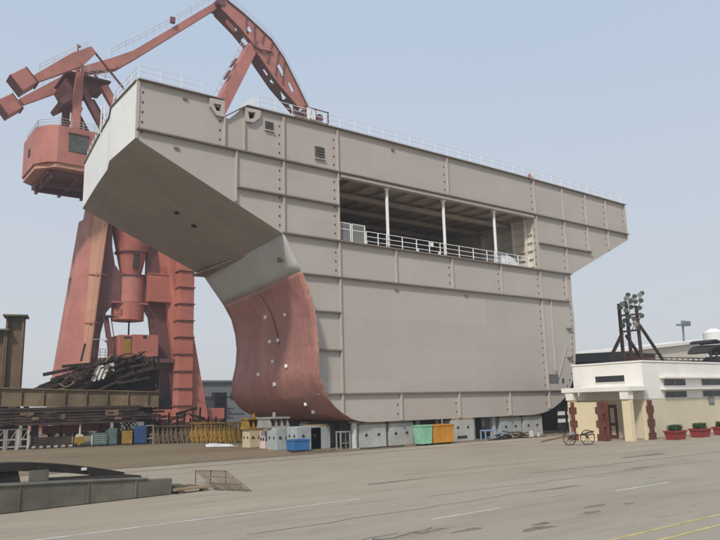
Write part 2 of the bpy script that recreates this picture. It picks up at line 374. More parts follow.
# vertical stiffeners with rows of dark scallop holes
def stiff(x, z0, z1, dots=True, w=0.10, side=-1, d=0.2):
    b = MB(); b.box(x - w / 2, x + w / 2, -d, -.003, z0, z1)
    if dots:
        z = z0 + .4
        while z < z1 - .3:
            b.box(x + side * .27 - .05, x + side * .27 + .05, -.02, -.002, z, z + .13, 1); z += .66
    return b.build('stiffener', [M['bar'], M['dark']], hull)
stiff(-Wd + .1, ZK, ZT, True, .12, 1, .06)
for x, z0, z1, dt in ((-20.72, ZS + .01, 22.3, 1), (-19.25, ZS + .01, 22.35, 0), (-19.82, 16.58, ZS - .13, 0), (-16.12, ZS + .01, 23.4, 1), (-16.12, 14.95, ZS - .13, 1),
                      (-11.42, ZS + .01, 23.45, 1), (-11.42, 14.96, ZS - .13, 1), (-11.42, Z4 + .01, Z3 - .04, 1), (-11.42, Z5 + .01, Z4 - .13, 0), (-11.42, 2.45, Z5 - .1, 0),
                      (0.0, ZS + .01, 23.5, 1), (-6.05, Z4 + .01, Z3 - .04, 0), (0.02, Z4 + .01, Z3 - .04, 1), (6.0, Z4 + .01, Z3 - .04, 1),
                      (11.35, ZS + .01, 23.95, 1), (11.35, 14.96, ZS - .13, 1), (11.35, Z4 + .01, Z3 - .04, 1), (11.35, Z5 + .01, Z4 - .13, 1), (11.35, 2.3, Z5 - .1, 1),
                      (15.62, ZS + .01, 23.4, 0), (15.62, 15.0, ZS - .13, 1), (19.35, ZS + .01, 23.35, 1), (19.35, 17.6, ZS - .13, 1), (22.88, ZS + .01, 23.3, 1), (22.88, 18.1, ZS - .13, 1),
                      (26.4, 19.8, 23.3, 1), (15.2, 12.4, 14.6, 1), (-6.02, 1.85, Z5 - .1, 1), (.05, 1.85, Z5 - .1, 1), (6.1, 1.85, Z5 - .1, 1), (12.6, 5.6, Z4 - .13, 0)):
    stiff(x, z0, z1, dt)
# a bent plate and small pockets at the right-hand bilge
b = MB(); b.beam((14.6, -.06, 8.0), (13.0, -.06, 5.0), .07, .1); b.build('knee_bracket', M['bar'], hull)
b = MB()
for k in range(15):
    q = shell_pt(tz(3.6 + k * .56), .012, 1); b.box(q.x - .42, q.x - .31, -.02, -.002, q.z, q.z + .14)
b.build('scallop_hole_row', M['dark'], hull)
b = MB(); b.box(11.6, 13.0, -.03, -.002, 4.5, 5.3); b.build('drain_pocket', M['grille'], hull)
b = MB(); b.prism([(13.5, 4.5), (13.75, 4.5), (13.8, 4.95), (13.55, 4.9)], lambda u, v: (u, -.03, v), (0, .027, 0)); b.build('drain_pocket', M['dark'], hull)
# louvred vents
for x0, x1, z0, z1 in ((-13.38, -12.55, 20.95, 21.85), (-17.55, -16.9, 22.2, 22.82)):
    b = MB(); b.box(x0, x1, -.05, -.003, z0, z1)
    for k in range(4):
        z = z0 + (k + .5) * (z1 - z0) / 4; b.beam((x0 + .03, -.08, z), (x1 - .03, -.08, z), .09, .03)
    g = b.build('vent', M['grille'], hull)
    b = MB(); b.box(x0 - .06, x1 + .06, -.16, -.003, z0 - .1, z0 - .03); b.build('vent_sill', M['bar'], g)
# small scuffs and lugs welded on the face
for x, z in ((-23.5, 22.9), (-24.0, 19.4), (-6.0, 11.6), (-5.9, 23.0), (1.6, 11.7)):
    b = MB(); b.box(x - .16, x + .16, -.1, -.003, z, z + .12); b.build('face_lug', M['ledge'], hull)

# decks, sides, flare, shell, transom
def plan(t):   # half breadth of deck edge along y
    ys = [(0, Wd), (5.0, Wd), (6.8, 26.2), (10.3, 25.8), (13.4, 25.4), (YL, 24.85)]
    for (a, wa), (c, wc) in zip(ys, ys[1:]):
        if t <= c: return lerp(wa, wc, (t - a) / (c - a))
    return ys[-1][1]
Ys = [0.125, 2.5, 5.0, 6.8, 8.5, 10.3, 13.4, YL]
for s in (-1, 1):
    b = MB(); b.grid([[(s * plan(y), y, ZK), (s * plan(y), y, ZT)] for y in Ys], smooth=False); b.build('side_plate', M['shellw'], hull, solid=.03)
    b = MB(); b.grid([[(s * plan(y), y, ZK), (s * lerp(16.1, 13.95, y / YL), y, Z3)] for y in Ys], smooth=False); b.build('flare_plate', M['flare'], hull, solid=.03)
    b = MB()
    for y0, y1 in zip(Ys, Ys[1:]): b.beam((s * plan(y0), y0, ZT + .03), (s * plan(y1), y1, ZT + .03), .22, .07)
    b.build('gunwale_strip', M['ledge'], hull)
b = MB()
for y0, y1 in zip(Ys, Ys[1:]):
    for x0, x1 in ((-1, -.778), (-.778, -.717), (-.717, -.4), (-.4, 0), (0, .4), (.4, .78), (.78, 1)):
        if x0 == -.778 and y1 < 3: continue
        b.add([(x0 * plan(y0), y0, camber(x0 * Wd) - .03), (x1 * plan(y0), y0, camber(x1 * Wd) - .03),
               (x1 * plan(y1), y1, camber(x1 * Wd) - .03), (x0 * plan(y1), y1, camber(x0 * Wd) - .03)], [(0, 1, 2, 3)])
b.build('deck_plate', M['primer'], hull)
b = MB(); b.box(-20.72, -19.11, .125, 2.48, 22.2, 22.27); b.box(-20.8, -20.73, .125, 2.5, 22.2, 23.3); b.box(-19.1, -19.03, .125, 2.5, 22.2, 23.3); b.box(-20.72, -19.11, 2.42, 2.5, 22.275, 23.3); b.build('notch_well', M['shellw'], hull)

tb = 1 / 11
for side in (-1, 1):
    b = MB(); b.grid([[shell_pt(tb * i / 4, s / 12, side) for s in range(13)] for i in range(5)]); b.build('grey_shell_band', M['band'], hull, solid=.03)
    random.seed(3)
    rows = []
    NR = 66
    for i in range(NR + 1):
        t = tb + (1 - tb) * i / NR
        j = random.uniform(-.06, .04) * (1 if 2 < i < 60 else .2) * (1 if side < 0 else 0)
        rows.append([shell_pt(t, s / 16, side, j if s == 0 else 0) for s in range(17)])
    b = MB(); b.grid(rows); b.build('red_shell', M['red'], hull, solid=.03)
    if side < 0:
        lin = [[q + V((.035, 0, 0)) for q in r_[:3]] for r_ in rows]
        b = MB(); b.grid(lin); b.build('shell_lining', M['primer'], hull, solid=.02)
# bottom plate and aft closing bulkhead
b = MB(); b.add([(-9.6, 0, Z0), (9.6, 0, Z0), (6.4, YL, 1.83), (-6.4, YL, 1.83)], [(0, 1, 2, 3)]); b.build('bottom_plate', M['red'], hull)
o2 = [(-24.85, ZT - .05), (24.85, ZT - .05), (24.85, ZK)] + far + [(-w, z) for w, z in reversed(far)] + [(-24.85, ZK)]
b = MB(); b.prism(o2, lambda u, v: (u, YL, v), (0, .1, 0)); b.build('aft_bulkhead', M['primer'], hull)

# lifting lugs and a weld seam on the red shell
for y, z in ((8.9, 10.1), (4.6, 9.8), (8.9, 7.9), (7.0, 7.9), (8.3, 6.3), (5.2, 5.9), (11.2, 5.5), (7.6, 4.7), (3.2, 3.15), (3.2, 2.6)):
    p = shell_pt(tz(z), (y + 1) / (YL + 1)); b = MB(); r_ = random.uniform(.13, .18)
    b.rbox((p.x - .04, p.y, p.z - r_), .3, r_ * 1.7, r_ * 1.7, .5); b.build('lifting_lug', M['white'], hull, bevel=.03)
b = MB(); y = 8.1
for t0, t1 in ((.11, .2), (.2, .29), (.29, .37)):
    for k in range(4):
        a, c = lerp(t0, t1, k / 4), lerp(t0, t1, (k + 1) / 4)
        P, Q = shell_pt(a, .52 - a * .25), shell_pt(c, .52 - c * .25)
        b.beam(P + V((-.02, 0, 0)), Q + V((-.02, 0, 0)), .12, .06)
b.build('weld_bead', M['craned'], hull)
b = MB(); p = shell_pt(.05, .12); b.rbox((p.x - .03, p.y, p.z - .2), .14, .6, .35, .25); b.build('shell_lug', M['ledge'], hull)
for x, y in ((-21.0, 7.0), (-19.4, 7.5)):
    b = MB(); zz = lerp(ZK, Z3, (plan(y) + x) / (plan(y) - 15.1)); b.box(x - .15, x + .15, y - .2, y + .2, zz - .16, zz + .1); b.build('flare_lug', M['dark'], hull)

# interior space behind the opening
b = MB(); b.box(-15.2, 15.2, .13, 17.4, 14.72, 14.86); b.build('tween_deck', M['ceil'], hull)
b = MB(); b.box(-16, 16, .13, 17.4, 20.0, 20.1)
for x in range(-10, 12, 2): b.box(x - .06, x + .06, .2, 17.3, 19.72, 20.0)
for y in (3.0, 6.5, 10, 13.5): b.box(-11.3, 11.2, y - .15, y + .15, 19.35, 19.72)
b.build('overhead_beams', M['ceil'], hull)
b = MB(); b.box(-11.5, -11.35, .13, 17.4, 14.87, 19.99); b.box(-11.34, 11.2, 14.0, 14.2, 14.87, 19.34); b.build('inner_wall', M['ceil'], hull)
b = MB(); b.box(11.2, 11.35, .13, 14.0, 14.87, 19.99)
for k in range(6): b.box(11.02, 11.2, .3, 6.5, 15.2 + k * .78, 15.28 + k * .78)
for y in (.9, 2.4, 4.4, 6.4): b.box(10.85, 11.19, y, y + .14, 14.9, 19.9)
b.build('inner_wall', M['cream'], hull)
b = MB(); b.box(-11.2, 11.05, -.16, .3, 19.83, 20.06); b.build('opening_header', M['bar'], hull)
for x in (-6.4, -.25, 6.0):
    b = MB(); b.tube((x, .32, 14.87), (x, .32, 19.98), .13, 14); b.tube((x, .32, 14.87), (x, .32, 15.0), .26, 14); b.tube((x, .32, 19.7), (x, .32, 19.82), .24, 14)
    b.build('pillar', M['white'], hull)

def rail_run(P, h, posts, r=.022, rails=(1, .66, .33), pr=None):
    b = MB()
    for f in rails: b.poly([V(p) + V((0, 0, h * f)) for p in P], r)
    for p in posts: b.tube(p, V(p) + V((0, 0, h)), pr or r * 1.25, 6)
    return b
# railing in the opening
P = [(-8.7, .14, 14.87), (10.2, .14, 14.87)]
rail_run(P, 1.12, [(x, .14, 14.87) for x in (-8.7, -7.55, -6.7, -5.1, -3.6, -2.2, -1.0, 1.2, 2.9, 4.6, 5.6, 7.2, 8.7, 10.2)], .028, pr=.045).build('opening_railing', M['white'], hull)
b = MB()
for x0, x1 in ((-11.15, -10.2), (-10.05, -8.85)):
    for x in (x0, x1): b.tube((x, .12, 14.87), (x, .12, 16.4), .045, 6)
    for z in (15.0, 15.9, 16.38): b.tube((x0, .12, z), (x1, .12, z), .035, 6)
    k = x0 + .12
    while k < x1: b.tube((k, .12, 15.0), (k, .12, 15.9), .012, 4); k += .1
    for j in range(5): b.tube((x0, .12, 15.98 + j * .08), (x1, .12, 15.98 + j * .08), .012, 4)
b.build('railing_gate', M['white'], hull)
for x in (-8.75, -3.5, -1.1):
    b = MB(); b.rbox((x, .16, 14.9), .22, .1, .34); b.build('railing_foot', M['white'], hull)
b = MB(); b.rbox((-2.0, .05, 15.55), .3, .05, .36); b.build('rail_placard', M['white'], hull)
# deck railing round the top
def topz(x): return camber(x) + .05
xs = [-26.5 + 1.42 * i for i in range(38)]
P = [(x, .25, topz(x)) for x in xs if not -20.9 < x < -19.0]
A = [p for p in P if p[0] < -20]; B_ = [p for p in P if p[0] > -19]
rail_run(A, 1.1, A).build('deck_railing', M['white'], hull); rail_run(B_, 1.1, B_).build('deck_railing', M['white'], hull)
for s in (-1, 1):
    P = [(s * (plan(y) - .15), y, ZT + .05) for y in [.3 + 1.3 * i for i in range(14)]]
    rail_run(P, 1.1, P, .024).build('side_railing', M['white'], hull)
b = MB()
for y in (9.0, 9.7): b.tube((-25.95 + .0, y, ZT - .2), (-25.95, y, ZT + 2.0), .05, 6)
for k in range(6): b.tube((-25.95, 9.0, ZT + .1 + k * .33), (-25.95, 9.7, ZT + .1 + k * .33), .03, 5)
b.build('side_ladder', M['white'], hull)
# reddish lug with a stub at the top of the right-hand frame
b = MB(); b.rbox((10.9, -.1, 23.5), .2, .2, .55); b.build('frame_stub', M['red'], hull)

# tarpaulin heap on the interior deck
b = MB(); n = 12; rows = []
for i in range(n + 1):
    r = []
    for j in range(n + 1):
        u, v = i / n * 2 - 1, j / n * 2 - 1
        h = max(0, 1 - abs(u) ** 3) * max(0, 1 - abs(v) ** 3)
        r.append((8.9 + u * 1.5, 2.9 + v * 2.2, 14.87 + h * (1.75 + .25 * math.sin(5 * u + 2) * math.cos(4 * v)) ))
    rows.append(r)
b.grid(rows); tag(origin_to(b.build('tarpaulin_heap', M['tarp']), (8.9, 2.9, 14.87)), 'pale grey tarpaulin-covered heap inside the opening of the hull section', 'tarpaulin')

# ================================================================== KEEL BLOCKS AND THINGS UNDER THE HULL
def block(x0, x1, y0, y1, h, m, label, name='keel_block', group='keel blocks carrying the front of the hull', cap=True, faces='f', capm=None, hz=.55, hr=.11):
    cx, cy = (x0 + x1) / 2, (y0 + y1) / 2
    t = thing(name, label, 'keel block', (cx, cy, 0), group)
    b = MB(); hb = h - (.16 if cap else 0); b.box(x0, x1, y0, y1, 0, hb); b.build('body', m, t, bevel=.03)
    if cap:
        b = MB(); b.box(x0 + .06, x1 - .06, y0 + .04, y1 - .04, hb + .002, h - .005); b.build('timber_cap', capm or M['wood'], t, bevel=.015)
    for s in (-.27, .24):
        if 'f' in faces:
            b = MB(); x = cx + s * (x1 - x0) * .9; z = hb * hz
            b.tube((x, y0 - .012, z), (x, y0 + .002, z), hr, 12); b.rbox((x, y0 - .01, z - hr * .8), hr * 2.6, .012, hr * .55); b.build('lifting_hole', M['dark'], t)
        if 'l' in faces:
            b = MB(); y = cy + s * (y1 - y0) * .9; z = hb * hz
            b.tube((x0 - .012, y, z), (x0 + .002, y, z), hr, 12); b.build('lifting_hole', M['dark'], t)
    return t
block(-9.75, -7.25, .25, 1.3, 1.78, M['block'], 'widest grey concrete keel block with two holes, first right of the pale round post')
block(-6.95, -4.6, .25, 1.3, 1.78, M['block'], 'grey keel block with two holes standing left of the mint green bin')
t = block(-.85, 1.6, -.1, .95, 1.78, M['block'], 'grey keel block with a low dark opening, right of the orange bin', hz=.66)
b = MB(); b.box(-.35, .75, -.125, -.102, .2, .42); b.build('fork_slot', M['dark'], t)
block(5.1, 7.8, .25, 1.3, 1.78, M['blockb'], 'blue-grey keel block with two holes, second from the right end')
block(8.05, 10.6, .25, 1.3, 1.78, M['block'], 'rightmost grey keel block under the bilge of the hull')
block(-12.6, -10.9, 2.2, 3.4, 1.7, M['blockb'], 'shaded dark keel block deep behind the thin frame under the bilge', faces='')
dk = 'keel blocks in the added rows under the hull'
for y in (7.5, 14.5):  # rows added to block light and keep the gap under the hull dark
    for x in ((-9.5, -5.5, -1.5, 2.5, 6.5, 9) if y < 10 else (-7.5, -4.6, -1.7, 1.2, 4.1, 6.6)):
        block(x, x + 2.7, y, y + 1.2, 1.79, M['block'], 'added keel block blocking light in the gap beneath the flat bottom', group=dk, faces='')
def pole(x, y, r, h, m, label, name='shore_post', sq=False):
    t = thing(name, label, 'post', (x, y, 0), 'shore posts between the keel blocks')
    b = MB()
    if sq: b.rbox((x, y, 0.05), r * 2, r * 2, h - .08)
    else: b.tube((x, y, 0.05), (x, y, h - .08), r, 14)
    b.build('shaft', m, t)
    b = MB(); b.rbox((x, y, 0), r * 3, r * 3, .05); b.build('foot_plate', M['greyp'], t)
    b = MB(); b.rbox((x, y, h - .08), r * 2.8, r * 2.8, .075); b.build('head_plate', M['greyp'], t)
pole(-10.15, .3, .2, 1.85, M['post'], 'pale round shore post left of the widest keel block')
pole(-3.6, .9, .17, 1.78, M['post'], 'pale shore post rising behind the mint green bin')
pole(-.95, 1.5, .17, 1.78, M['post'], 'pale shore post rising behind the orange bin')
pole(2.05, .6, .19, 1.78, M['post'], 'pale square shore post right of the keel block with a low opening', sq=True)
pole(4.55, .6, .17, 1.78, M['post'], 'pale shore post left of the blue-grey keel block', sq=True)
# dark steel doors/panel in the middle gap
t = thing('black_plate_stack', 'black steel plate stack standing in the gap between two shore posts', 'plate stack', (3.3, 1.9, 0))
b = MB(); b.box(2.5, 4.3, 1.7, 2.1, .02, 1.66)
for k in range(5): b.box(2.55 + k * .36, 2.6 + k * .36, 1.66, 1.7, .05, 1.6)
b.build('plates', M['black'], t)
b = MB(); b.rbox((4.35, 1.5, .95), .16, .16, .5); b.build('white_tag', M['white'], t)

def bin_(name, label, x0, x1, y0, y1, h, m):
    t = thing(name, label, 'bin', ((x0 + x1) / 2, (y0 + y1) / 2, 0))
    b = MB(); b.hexa([(x0 + .05, y0 + .05, .12), (x1 - .05, y0 + .05, .12), (x1 - .05, y1 - .05, .12), (x0 + .05, y1 - .05, .12),
                      (x0, y0, h), (x1, y0, h), (x1, y1, h), (x0, y1, h)])
    b.build('body', m, t, bevel=.02)
    b = MB()
    for (a, c) in (((x0, y0), (x1, y0)), ((x1, y0), (x1, y1)), ((x1, y1), (x0, y1)), ((x0, y1), (x0, y0))):
        b.beam((a[0], a[1], h), (c[0], c[1], h), .09, .08)
    b.build('rim', m, t)
    b = MB()
    for k in range(1, 4): x = lerp(x0, x1, k / 4); b.box(x - .03, x + .03, y0 - .02, y0 + .06, .15, h - .05)
    b.build('rib', m, t)
    for x in (x0 + .25, x1 - .25):
        b = MB(); b.box(x - .1, x + .1, y0 + .08, y1 - .08, 0, .12); b.build('skid', M['dark'], t)
bin_('mint_bin', 'mint green steel bin standing beside the orange bin under the hull', -5.75, -4.62, -1.9, -1.0, 1.42, M['mint'])
bin_('orange_bin', 'orange steel bin standing right of the mint green bin', -4.5, -2.35, -1.85, -.7, 1.4, M['orange'])

def trestle(x0, x1, y, h, m, label, dx=.5, name='trestle', group=None):
    t = thing(name, label, 'trestle', ((x0 + x1) / 2, y, 0), group)
    b = MB(); b.beam((x0, y, h), (x1, y, h), .1, .1); b.beam((x0, y + dx, h), (x1, y + dx, h), .1, .1)
    for x in (x0 + .05, x1 - .05): b.beam((x, y, h), (x, y + dx, h), .08, .08)
    b.build('top_frame', m, t)
    for x in (x0 + .05, x1 - .05):
        for yy in (y, y + dx): b = MB(); b.beam((x, yy, 0), (x, yy, h - .05), .08, .08); b.build('leg', m, t)
    b = MB(); b.beam((x0, y, h * .35), (x1, y, h * .35), .05, .05); b.build('brace', m, t)
trestle(1.75, 3.2, -1.1, .75, M['bluep'], 'pale blue steel trestle standing before the black plate stack')
trestle(-11.4, -10.5, .3, 1.2, M['greyp'], 'thin grey frame stand under the curved bilge, left of the pale round post')
# low clutter of bars and lumps in front of the right-hand keel blocks
random.seed(11)
for i, (x, y, lab) in enumerate(((3.7, -1.3, 'dark heap of scrap bars right of the pale blue trestle'), (6.1, -1.2, 'brown heap of scrap bars before the blue-grey keel block'),
                                 (12.3, -3.2, 'low brown heap of scrap timber left of the handcart'))):
    b = MB()
    for k in range(16):
        a = random.uniform(-.5, .5); l = random.uniform(.5, 1.1); px, py = x + random.uniform(-.7, .7), y + random.uniform(-.3, .3); z = random.uniform(.06, .45)
        b.beam((px - l / 2 * math.cos(a), py - l / 2 * math.sin(a), max(.05, z + random.uniform(-.2, .2))), (px + l / 2 * math.cos(a), py + l / 2 * math.sin(a), z), .1, .08)
    tag(origin_to(b.build('scrap_heap', [M['darkrust'], M['rust'], M['wood']][i]), (x, y, 0)), lab, 'scrap heap', 'scrap heaps under the hull')
for x, y, r_, lab in ((6.9, -1.5, .24, 'white round drum lying right of the brown scrap bars'), (8.0, -1.35, .17, 'small pale drum standing before the rightmost keel block')):
    t = thing('drum', lab, 'drum', (x, y, 0)); b = MB(); b.tube((x, y, 0), (x, y, r_ * 2.4), r_, 16); b.build('drum_body', M['post'], t)
    b = MB(); b.tube((x, y, r_ * 2.4), (x, y, r_ * 2.4 + .03), r_ * 1.06, 16); b.build('rim', M['greyp'], t)

# hoses and cables trailing along the keel blocks
def hose(pts, r, m, lab):
    b = MB(); P_ = []
    n_ = len(pts) * 7
    for i in range(n_ + 1): x, y = cat(pts, i / n_); P_.append((x + random.uniform(-.04, .04), y + random.uniform(-.04, .04), r + .012))
    b.poly(P_, r, 6); tag(origin_to(b.build('hose', m), (pts[0][0], pts[0][1], 0)), lab, 'hose')
hose([(-10.2, -.4), (-9.4, -1.0), (-8.2, -.6), (-7.4, -1.1), (-6.4, -.7)], .035, M['tyre'], 'black hose trailing before the widest grey keel block')
hose([(-11.8, .4), (-12.6, -.3), (-13.4, -.2), (-14.2, .4), (-15.6, .2)], .03, M['rust'], 'rust-brown hose trailing before the bright blue crate')
hose([(1.6, -1.6), (3.0, -1.9), (4.6, -1.5), (6.0, -2.1), (8.4, -1.8)], .03, M['tyre'], 'black hose trailing before the pale blue trestle')

# blocks under the far left bilge
lg = 'keel blocks under the far left bilge'
block(-14.1, -12.9, 8.5, 9.7, 1.38, M['blockc'], 'cream keel block with two holes carrying the yellow cradle', group=lg, cap=False, faces='fl')
block(-14.0, -13.2, 6.3, 7.1, 1.25, M['blockp'], 'small pinkish white keel block left of the blue-grey blocks', group=lg, cap=False, faces='fl', hr=.14)
block(-14.4, -13.2, 3.9, 5.3, 1.55, M['blockb'], 'left of two blue-grey keel blocks behind the blue crate', group=lg, cap=False, faces='fl')
block(-13.75, -11.7, 2.2, 3.6, 1.62, M['blockb'], 'larger right blue-grey keel block behind the blue crate', group=lg, cap=False, faces='fl', hz=.6)
def cradle(cx, cy, w, d, z0, h, m, label):
    t = thing('cradle', label, 'cradle', (cx, cy, z0))
    b = MB(); b.rbox((cx, cy, z0 + .002), w, d, .12); b.rbox((cx, cy, z0 + h - .12), w, d, .12); b.build('plates', m, t)
    for k in range(4):
        x = cx - w / 2 + .12 + k * (w - .24) / 3
        b = MB(); b.hexa([(x - .05, cy - d / 2, z0 + .122), (x + .05, cy - d / 2, z0 + .122), (x + .05, cy + d / 2, z0 + .122), (x - .05, cy + d / 2, z0 + .122),
                          (x - .05, cy - d / 2 + .2, z0 + h - .122), (x + .05, cy - d / 2 + .2, z0 + h - .122), (x + .05, cy + d / 2 - .1, z0 + h - .122), (x - .05, cy + d / 2 - .1, z0 + h - .122)])
        b.build('web', m, t)
    b = MB(); b.tube((cx + .1, cy, z0 + h), (cx + .1, cy, z0 + h + .35), .13, 12); b.build('jack_head', m, t)
cradle(-13.5, 9.1, 1.5, 1.3, 1.38, .85, M['yellow'], 'yellow steel cradle on top of the cream keel block')
cradle(-13.7, 5.6, 1.7, 2.0, 1.555, .75, M['greyp'], 'grey steel cradle bridging the pinkish and blue-grey keel blocks')
t = thing('blue_crate', 'bright blue steel crate on the ground before the blue-grey keel blocks', 'crate', (-14.1, 1.6, 0))
b = MB(); b.box(-14.7, -13.4, 1.1, 2.1, .08, .75); b.build('body', M['blue'], t, bevel=.03)
b = MB()
for a, c in (((-14.7, 1.1), (-13.4, 1.1)), ((-13.4, 1.1), (-13.4, 2.1)), ((-13.4, 2.1), (-14.7, 2.1)), ((-14.7, 2.1), (-14.7, 1.1))): b.beam((*a, .76), (*c, .76), .08, .09)
b.build('rim', M['blue'], t)
b = MB(); b.box(-14.6, -14.4, 1.12, 2.08, 0, .08); b.box(-13.7, -13.5, 1.12, 2.08, 0, .08); b.build('skid', M['dark'], t)
b = MB(); rows = []
for i in range(13):
    u = i / 12; r = .22 * math.sin(math.pi * min(1, u * 1.05 + .08)) ** .5 * (1 + .2 * math.sin(9 * u)) + .02
    rows.append([(-15.9 + u * 2.0, 12.6 - u * 1.8 + r * 1.6 * math.cos(a), r * 1.1 * math.sin(a) + .05) for a in [math.pi * k / 8 for k in range(9)]])
b.grid(rows); tag(origin_to(b.build('tarpaulin_roll', M['tarp']), (-15, 11.8, 0)), 'white rolled tarpaulin lying on the ground beside the cream keel block', 'tarpaulin')

# rows of jack stands left of the hull
def jack(p, h, m, label, group):
    x, y = p; t = thing('jack_stand', label, 'jack stand', (x, y, 0), group)
    b = MB(); b.tube((x, y, .25), (x, y, h * .72), .12, 10); b.build('tube', m, t)
    b = MB(); b.tube((x, y, h * .72), (x, y, h), .06, 8); b.rbox((x, y, h - .05), .32, .32, .08); b.build('screw_head', m, t)
    for k in range(3):
        a = k * 2.094 + .5; b = MB(); b.beam((x + .1 * math.cos(a), y + .1 * math.sin(a), h * .6), (x + .42 * math.cos(a), y + .42 * math.sin(a), 0.03), .08, .08); b.build('leg', m, t)
    b = MB(); b.tube((x, y, .22), (x, y, .3), .2, 8); b.build('collar', m, t)
    return t
YG, DG = 'yellow jack stands in a row left of the hull', 'dark jack stands left of the yellow ones'
n = 11
j0 = None
for r_ in range(2):
    for i in range(n):
        x, y = lerp(-13.5, -11.0, i / (n - 1)) + r_ * .8 + random.uniform(-.06, .06), lerp(20.6, 16.2, i / (n - 1)) + r_ * 1.2 + random.uniform(-.1, .1)
        lab = 'yellow jack stand in the dense row left of the cream keel block'
        if j0 is None: j0 = jack((x, y), 1.75, M['yellow'], lab, YG)
        else: copy_tree(j0, (x, y, 0))
j1 = None
for r_ in range(2):
    for i in range(8):
        x, y = lerp(-16.1, -13.9, i / 7) + r_ * .8 + random.uniform(-.1, .1), lerp(23.0, 21.0, i / 7) + r_ * 1.2 + random.uniform(-.1, .1)
        lab = 'dark rusty jack stand in the cluster between blue cabinet and yellow stands'
        if j1 is None: j1 = jack((x, y), 1.55, M['rust'], lab, DG)
        else: copy_tree(j1, (x, y, 0))

# ================================================================== LEFT STEEL YARD (frame: u along the rack, n away from the camera)
O = V((-22.377, 24.756, 0)); U = V((math.cos(math.radians(15.5)), -math.sin(math.radians(15.5)), 0)); Nn = V((-U.y, U.x, 0))
def yp(px, y, dep=0):     # along the rack in steps of 0.0835 m, height y
    return O + U * ((px - 78) * .0835) + Nn * dep + V((0, 0, y))
RZ = math.atan2(U.y, U.x)
def ybox(b, p0, p1, z0, z1, d0, d1, mi=0):
    a = [yp(p0, z0, d0), yp(p1, z0, d0), yp(p1, z0, d1), yp(p0, z0, d1), yp(p0, z1, d0), yp(p1, z1, d0), yp(p1, z1, d1), yp(p0, z1, d1)]
    return b.hexa(a, mi)
# long olive girder on trestles
t = thing('rack_girder', 'long olive-brown rusty girder lying across trestles at the left', 'steel girder', yp(60, 0, .6))
b = MB()
b.hexa([yp(-60, 3.9, 0), yp(160, 3.35, 0), yp(160, 3.35, .12), yp(-60, 3.9, .12), yp(-60, 5.4, 0), yp(160, 4.62, 0), yp(160, 4.62, .12), yp(-60, 5.4, .12)])
b.build('web', M['girder'], t)
for (za, zb) in ((3.82, 3.27), (5.4, 4.62)):
    b = MB(); b.hexa([yp(-60, za, -.25), yp(160, zb, -.25), yp(160, zb, .4), yp(-60, za, .4), yp(-60, za + .08, -.25), yp(160, zb + .08, -.25), yp(160, zb + .08, .4), yp(-60, za + .08, .4)])
    b.build('flange', M['girder'], t)
for k in range(9):
    px = -20 + k * 21; b = MB(); z = lerp(3.9, 3.35, (px + 60) / 220)
    ybox(b, px, px + .8, z, z + 1.3, -.22, -.003); b.build('web_stiffener', M['girder'], t)
# the dark stack of sections underneath
t = thing('steel_section_stack', 'dark rusty stack of steel sections beneath the olive girder', 'steel stack', yp(70, 0, 1))
b = MB()
for lay in range(6):
    z = 2.0 + lay * .26
    for q in range(3):
        s0 = random.uniform(-45, -10); s1 = random.uniform(135, 172)
        ybox(b, s0, s1, z, z + .2, -.3 + q * .9 + random.uniform(-.12, .12), .35 + q * .9)
ybox(b, -45, 156, 1.98, 3.45, 2.1, 2.6)
b.build('sections', M['darkrust'], t)
for px in (36, 118):
    for d_ in (.4, 2.2): b = MB(); ybox(b, px - 3, px + 3, 0, 1.95, d_, d_ + .4); b.build('support', M['darkrust'], t)
for k in range(16):
    b = MB(); px = random.uniform(-5, 150); z = random.uniform(2.05, 3.1); ybox(b, px, px + random.uniform(3, 14), z, z + random.uniform(.15, .5), -.42, -.33); b.build('loose_plate', M['darkrust'] if k % 3 else M['rust'], t)
# heap of slanting plates on top
t = thing('plate_heap', 'dark heap of slanting rusty plates and angles behind the olive girder', 'scrap heap', yp(95, 0, 4))
b = MB(); random.seed(5)
def ridge(px):   # top line of the heap
    P = [(20, 5.2), (60, 6.3), (85, 7.3), (118, 8.2), (150, 8.15), (164, 8.0)]
    for (a, za), (c, zc) in zip(P, P[1:]):
        if a <= px <= c: return lerp(za, zc, (px - a) / (c - a))
    return 5
for k in range(110):
    px = random.uniform(38, 142); l = random.uniform(14, 48); top = ridge(min(162, px + l * .5)) - random.uniform(0.15, 2.6)
    dz = l * .098 * random.uniform(.05, .34); d = random.uniform(1.0, 5)
    p0, p1 = yp(max(28, px - l / 2), max(4.3, top - dz), d), yp(min(164, px + l / 2), max(4.5, min(top + dz * .4, ridge(min(162, px + l / 2)) - .1)), d + random.uniform(-.6, .6))
    b.beam(p0, p1, random.uniform(.3, 1.1), random.uniform(.05, .34))
b.build('plates', M['darkrust'], t)
b = MB(); b.hexa([yp(70, 4.7, 2.2), yp(158, 4.7, 2.2), yp(158, 4.7, 4), yp(70, 4.7, 4), yp(84, 6.3, 2.6), yp(156, 7.0, 2.6), yp(156, 7.0, 3.6), yp(84, 6.3, 3.6)]); b.build('plate_pack', M['darkrust'], t)
for k in range(22):
    b = MB(); px = random.uniform(55, 135); z0 = ridge(px) - random.uniform(.2, 1.4); P_ = []; l = random.uniform(12, 26); c_ = random.uniform(-.6, .6)
    for i in range(8): u_ = i / 7; P_.append(yp(min(163, px + l * u_), max(4.4, z0 + .5 * u_ + c_ * math.sin(3.14 * u_)), .7 + .4 * math.sin(u_ * 4 + k)))
    for q0, q1 in zip(P_, P_[1:]): b.beam(q0, q1, .22, .06)
    b.build('bent_strip', M['rust'] if k % 2 else M['darkrust'], t)
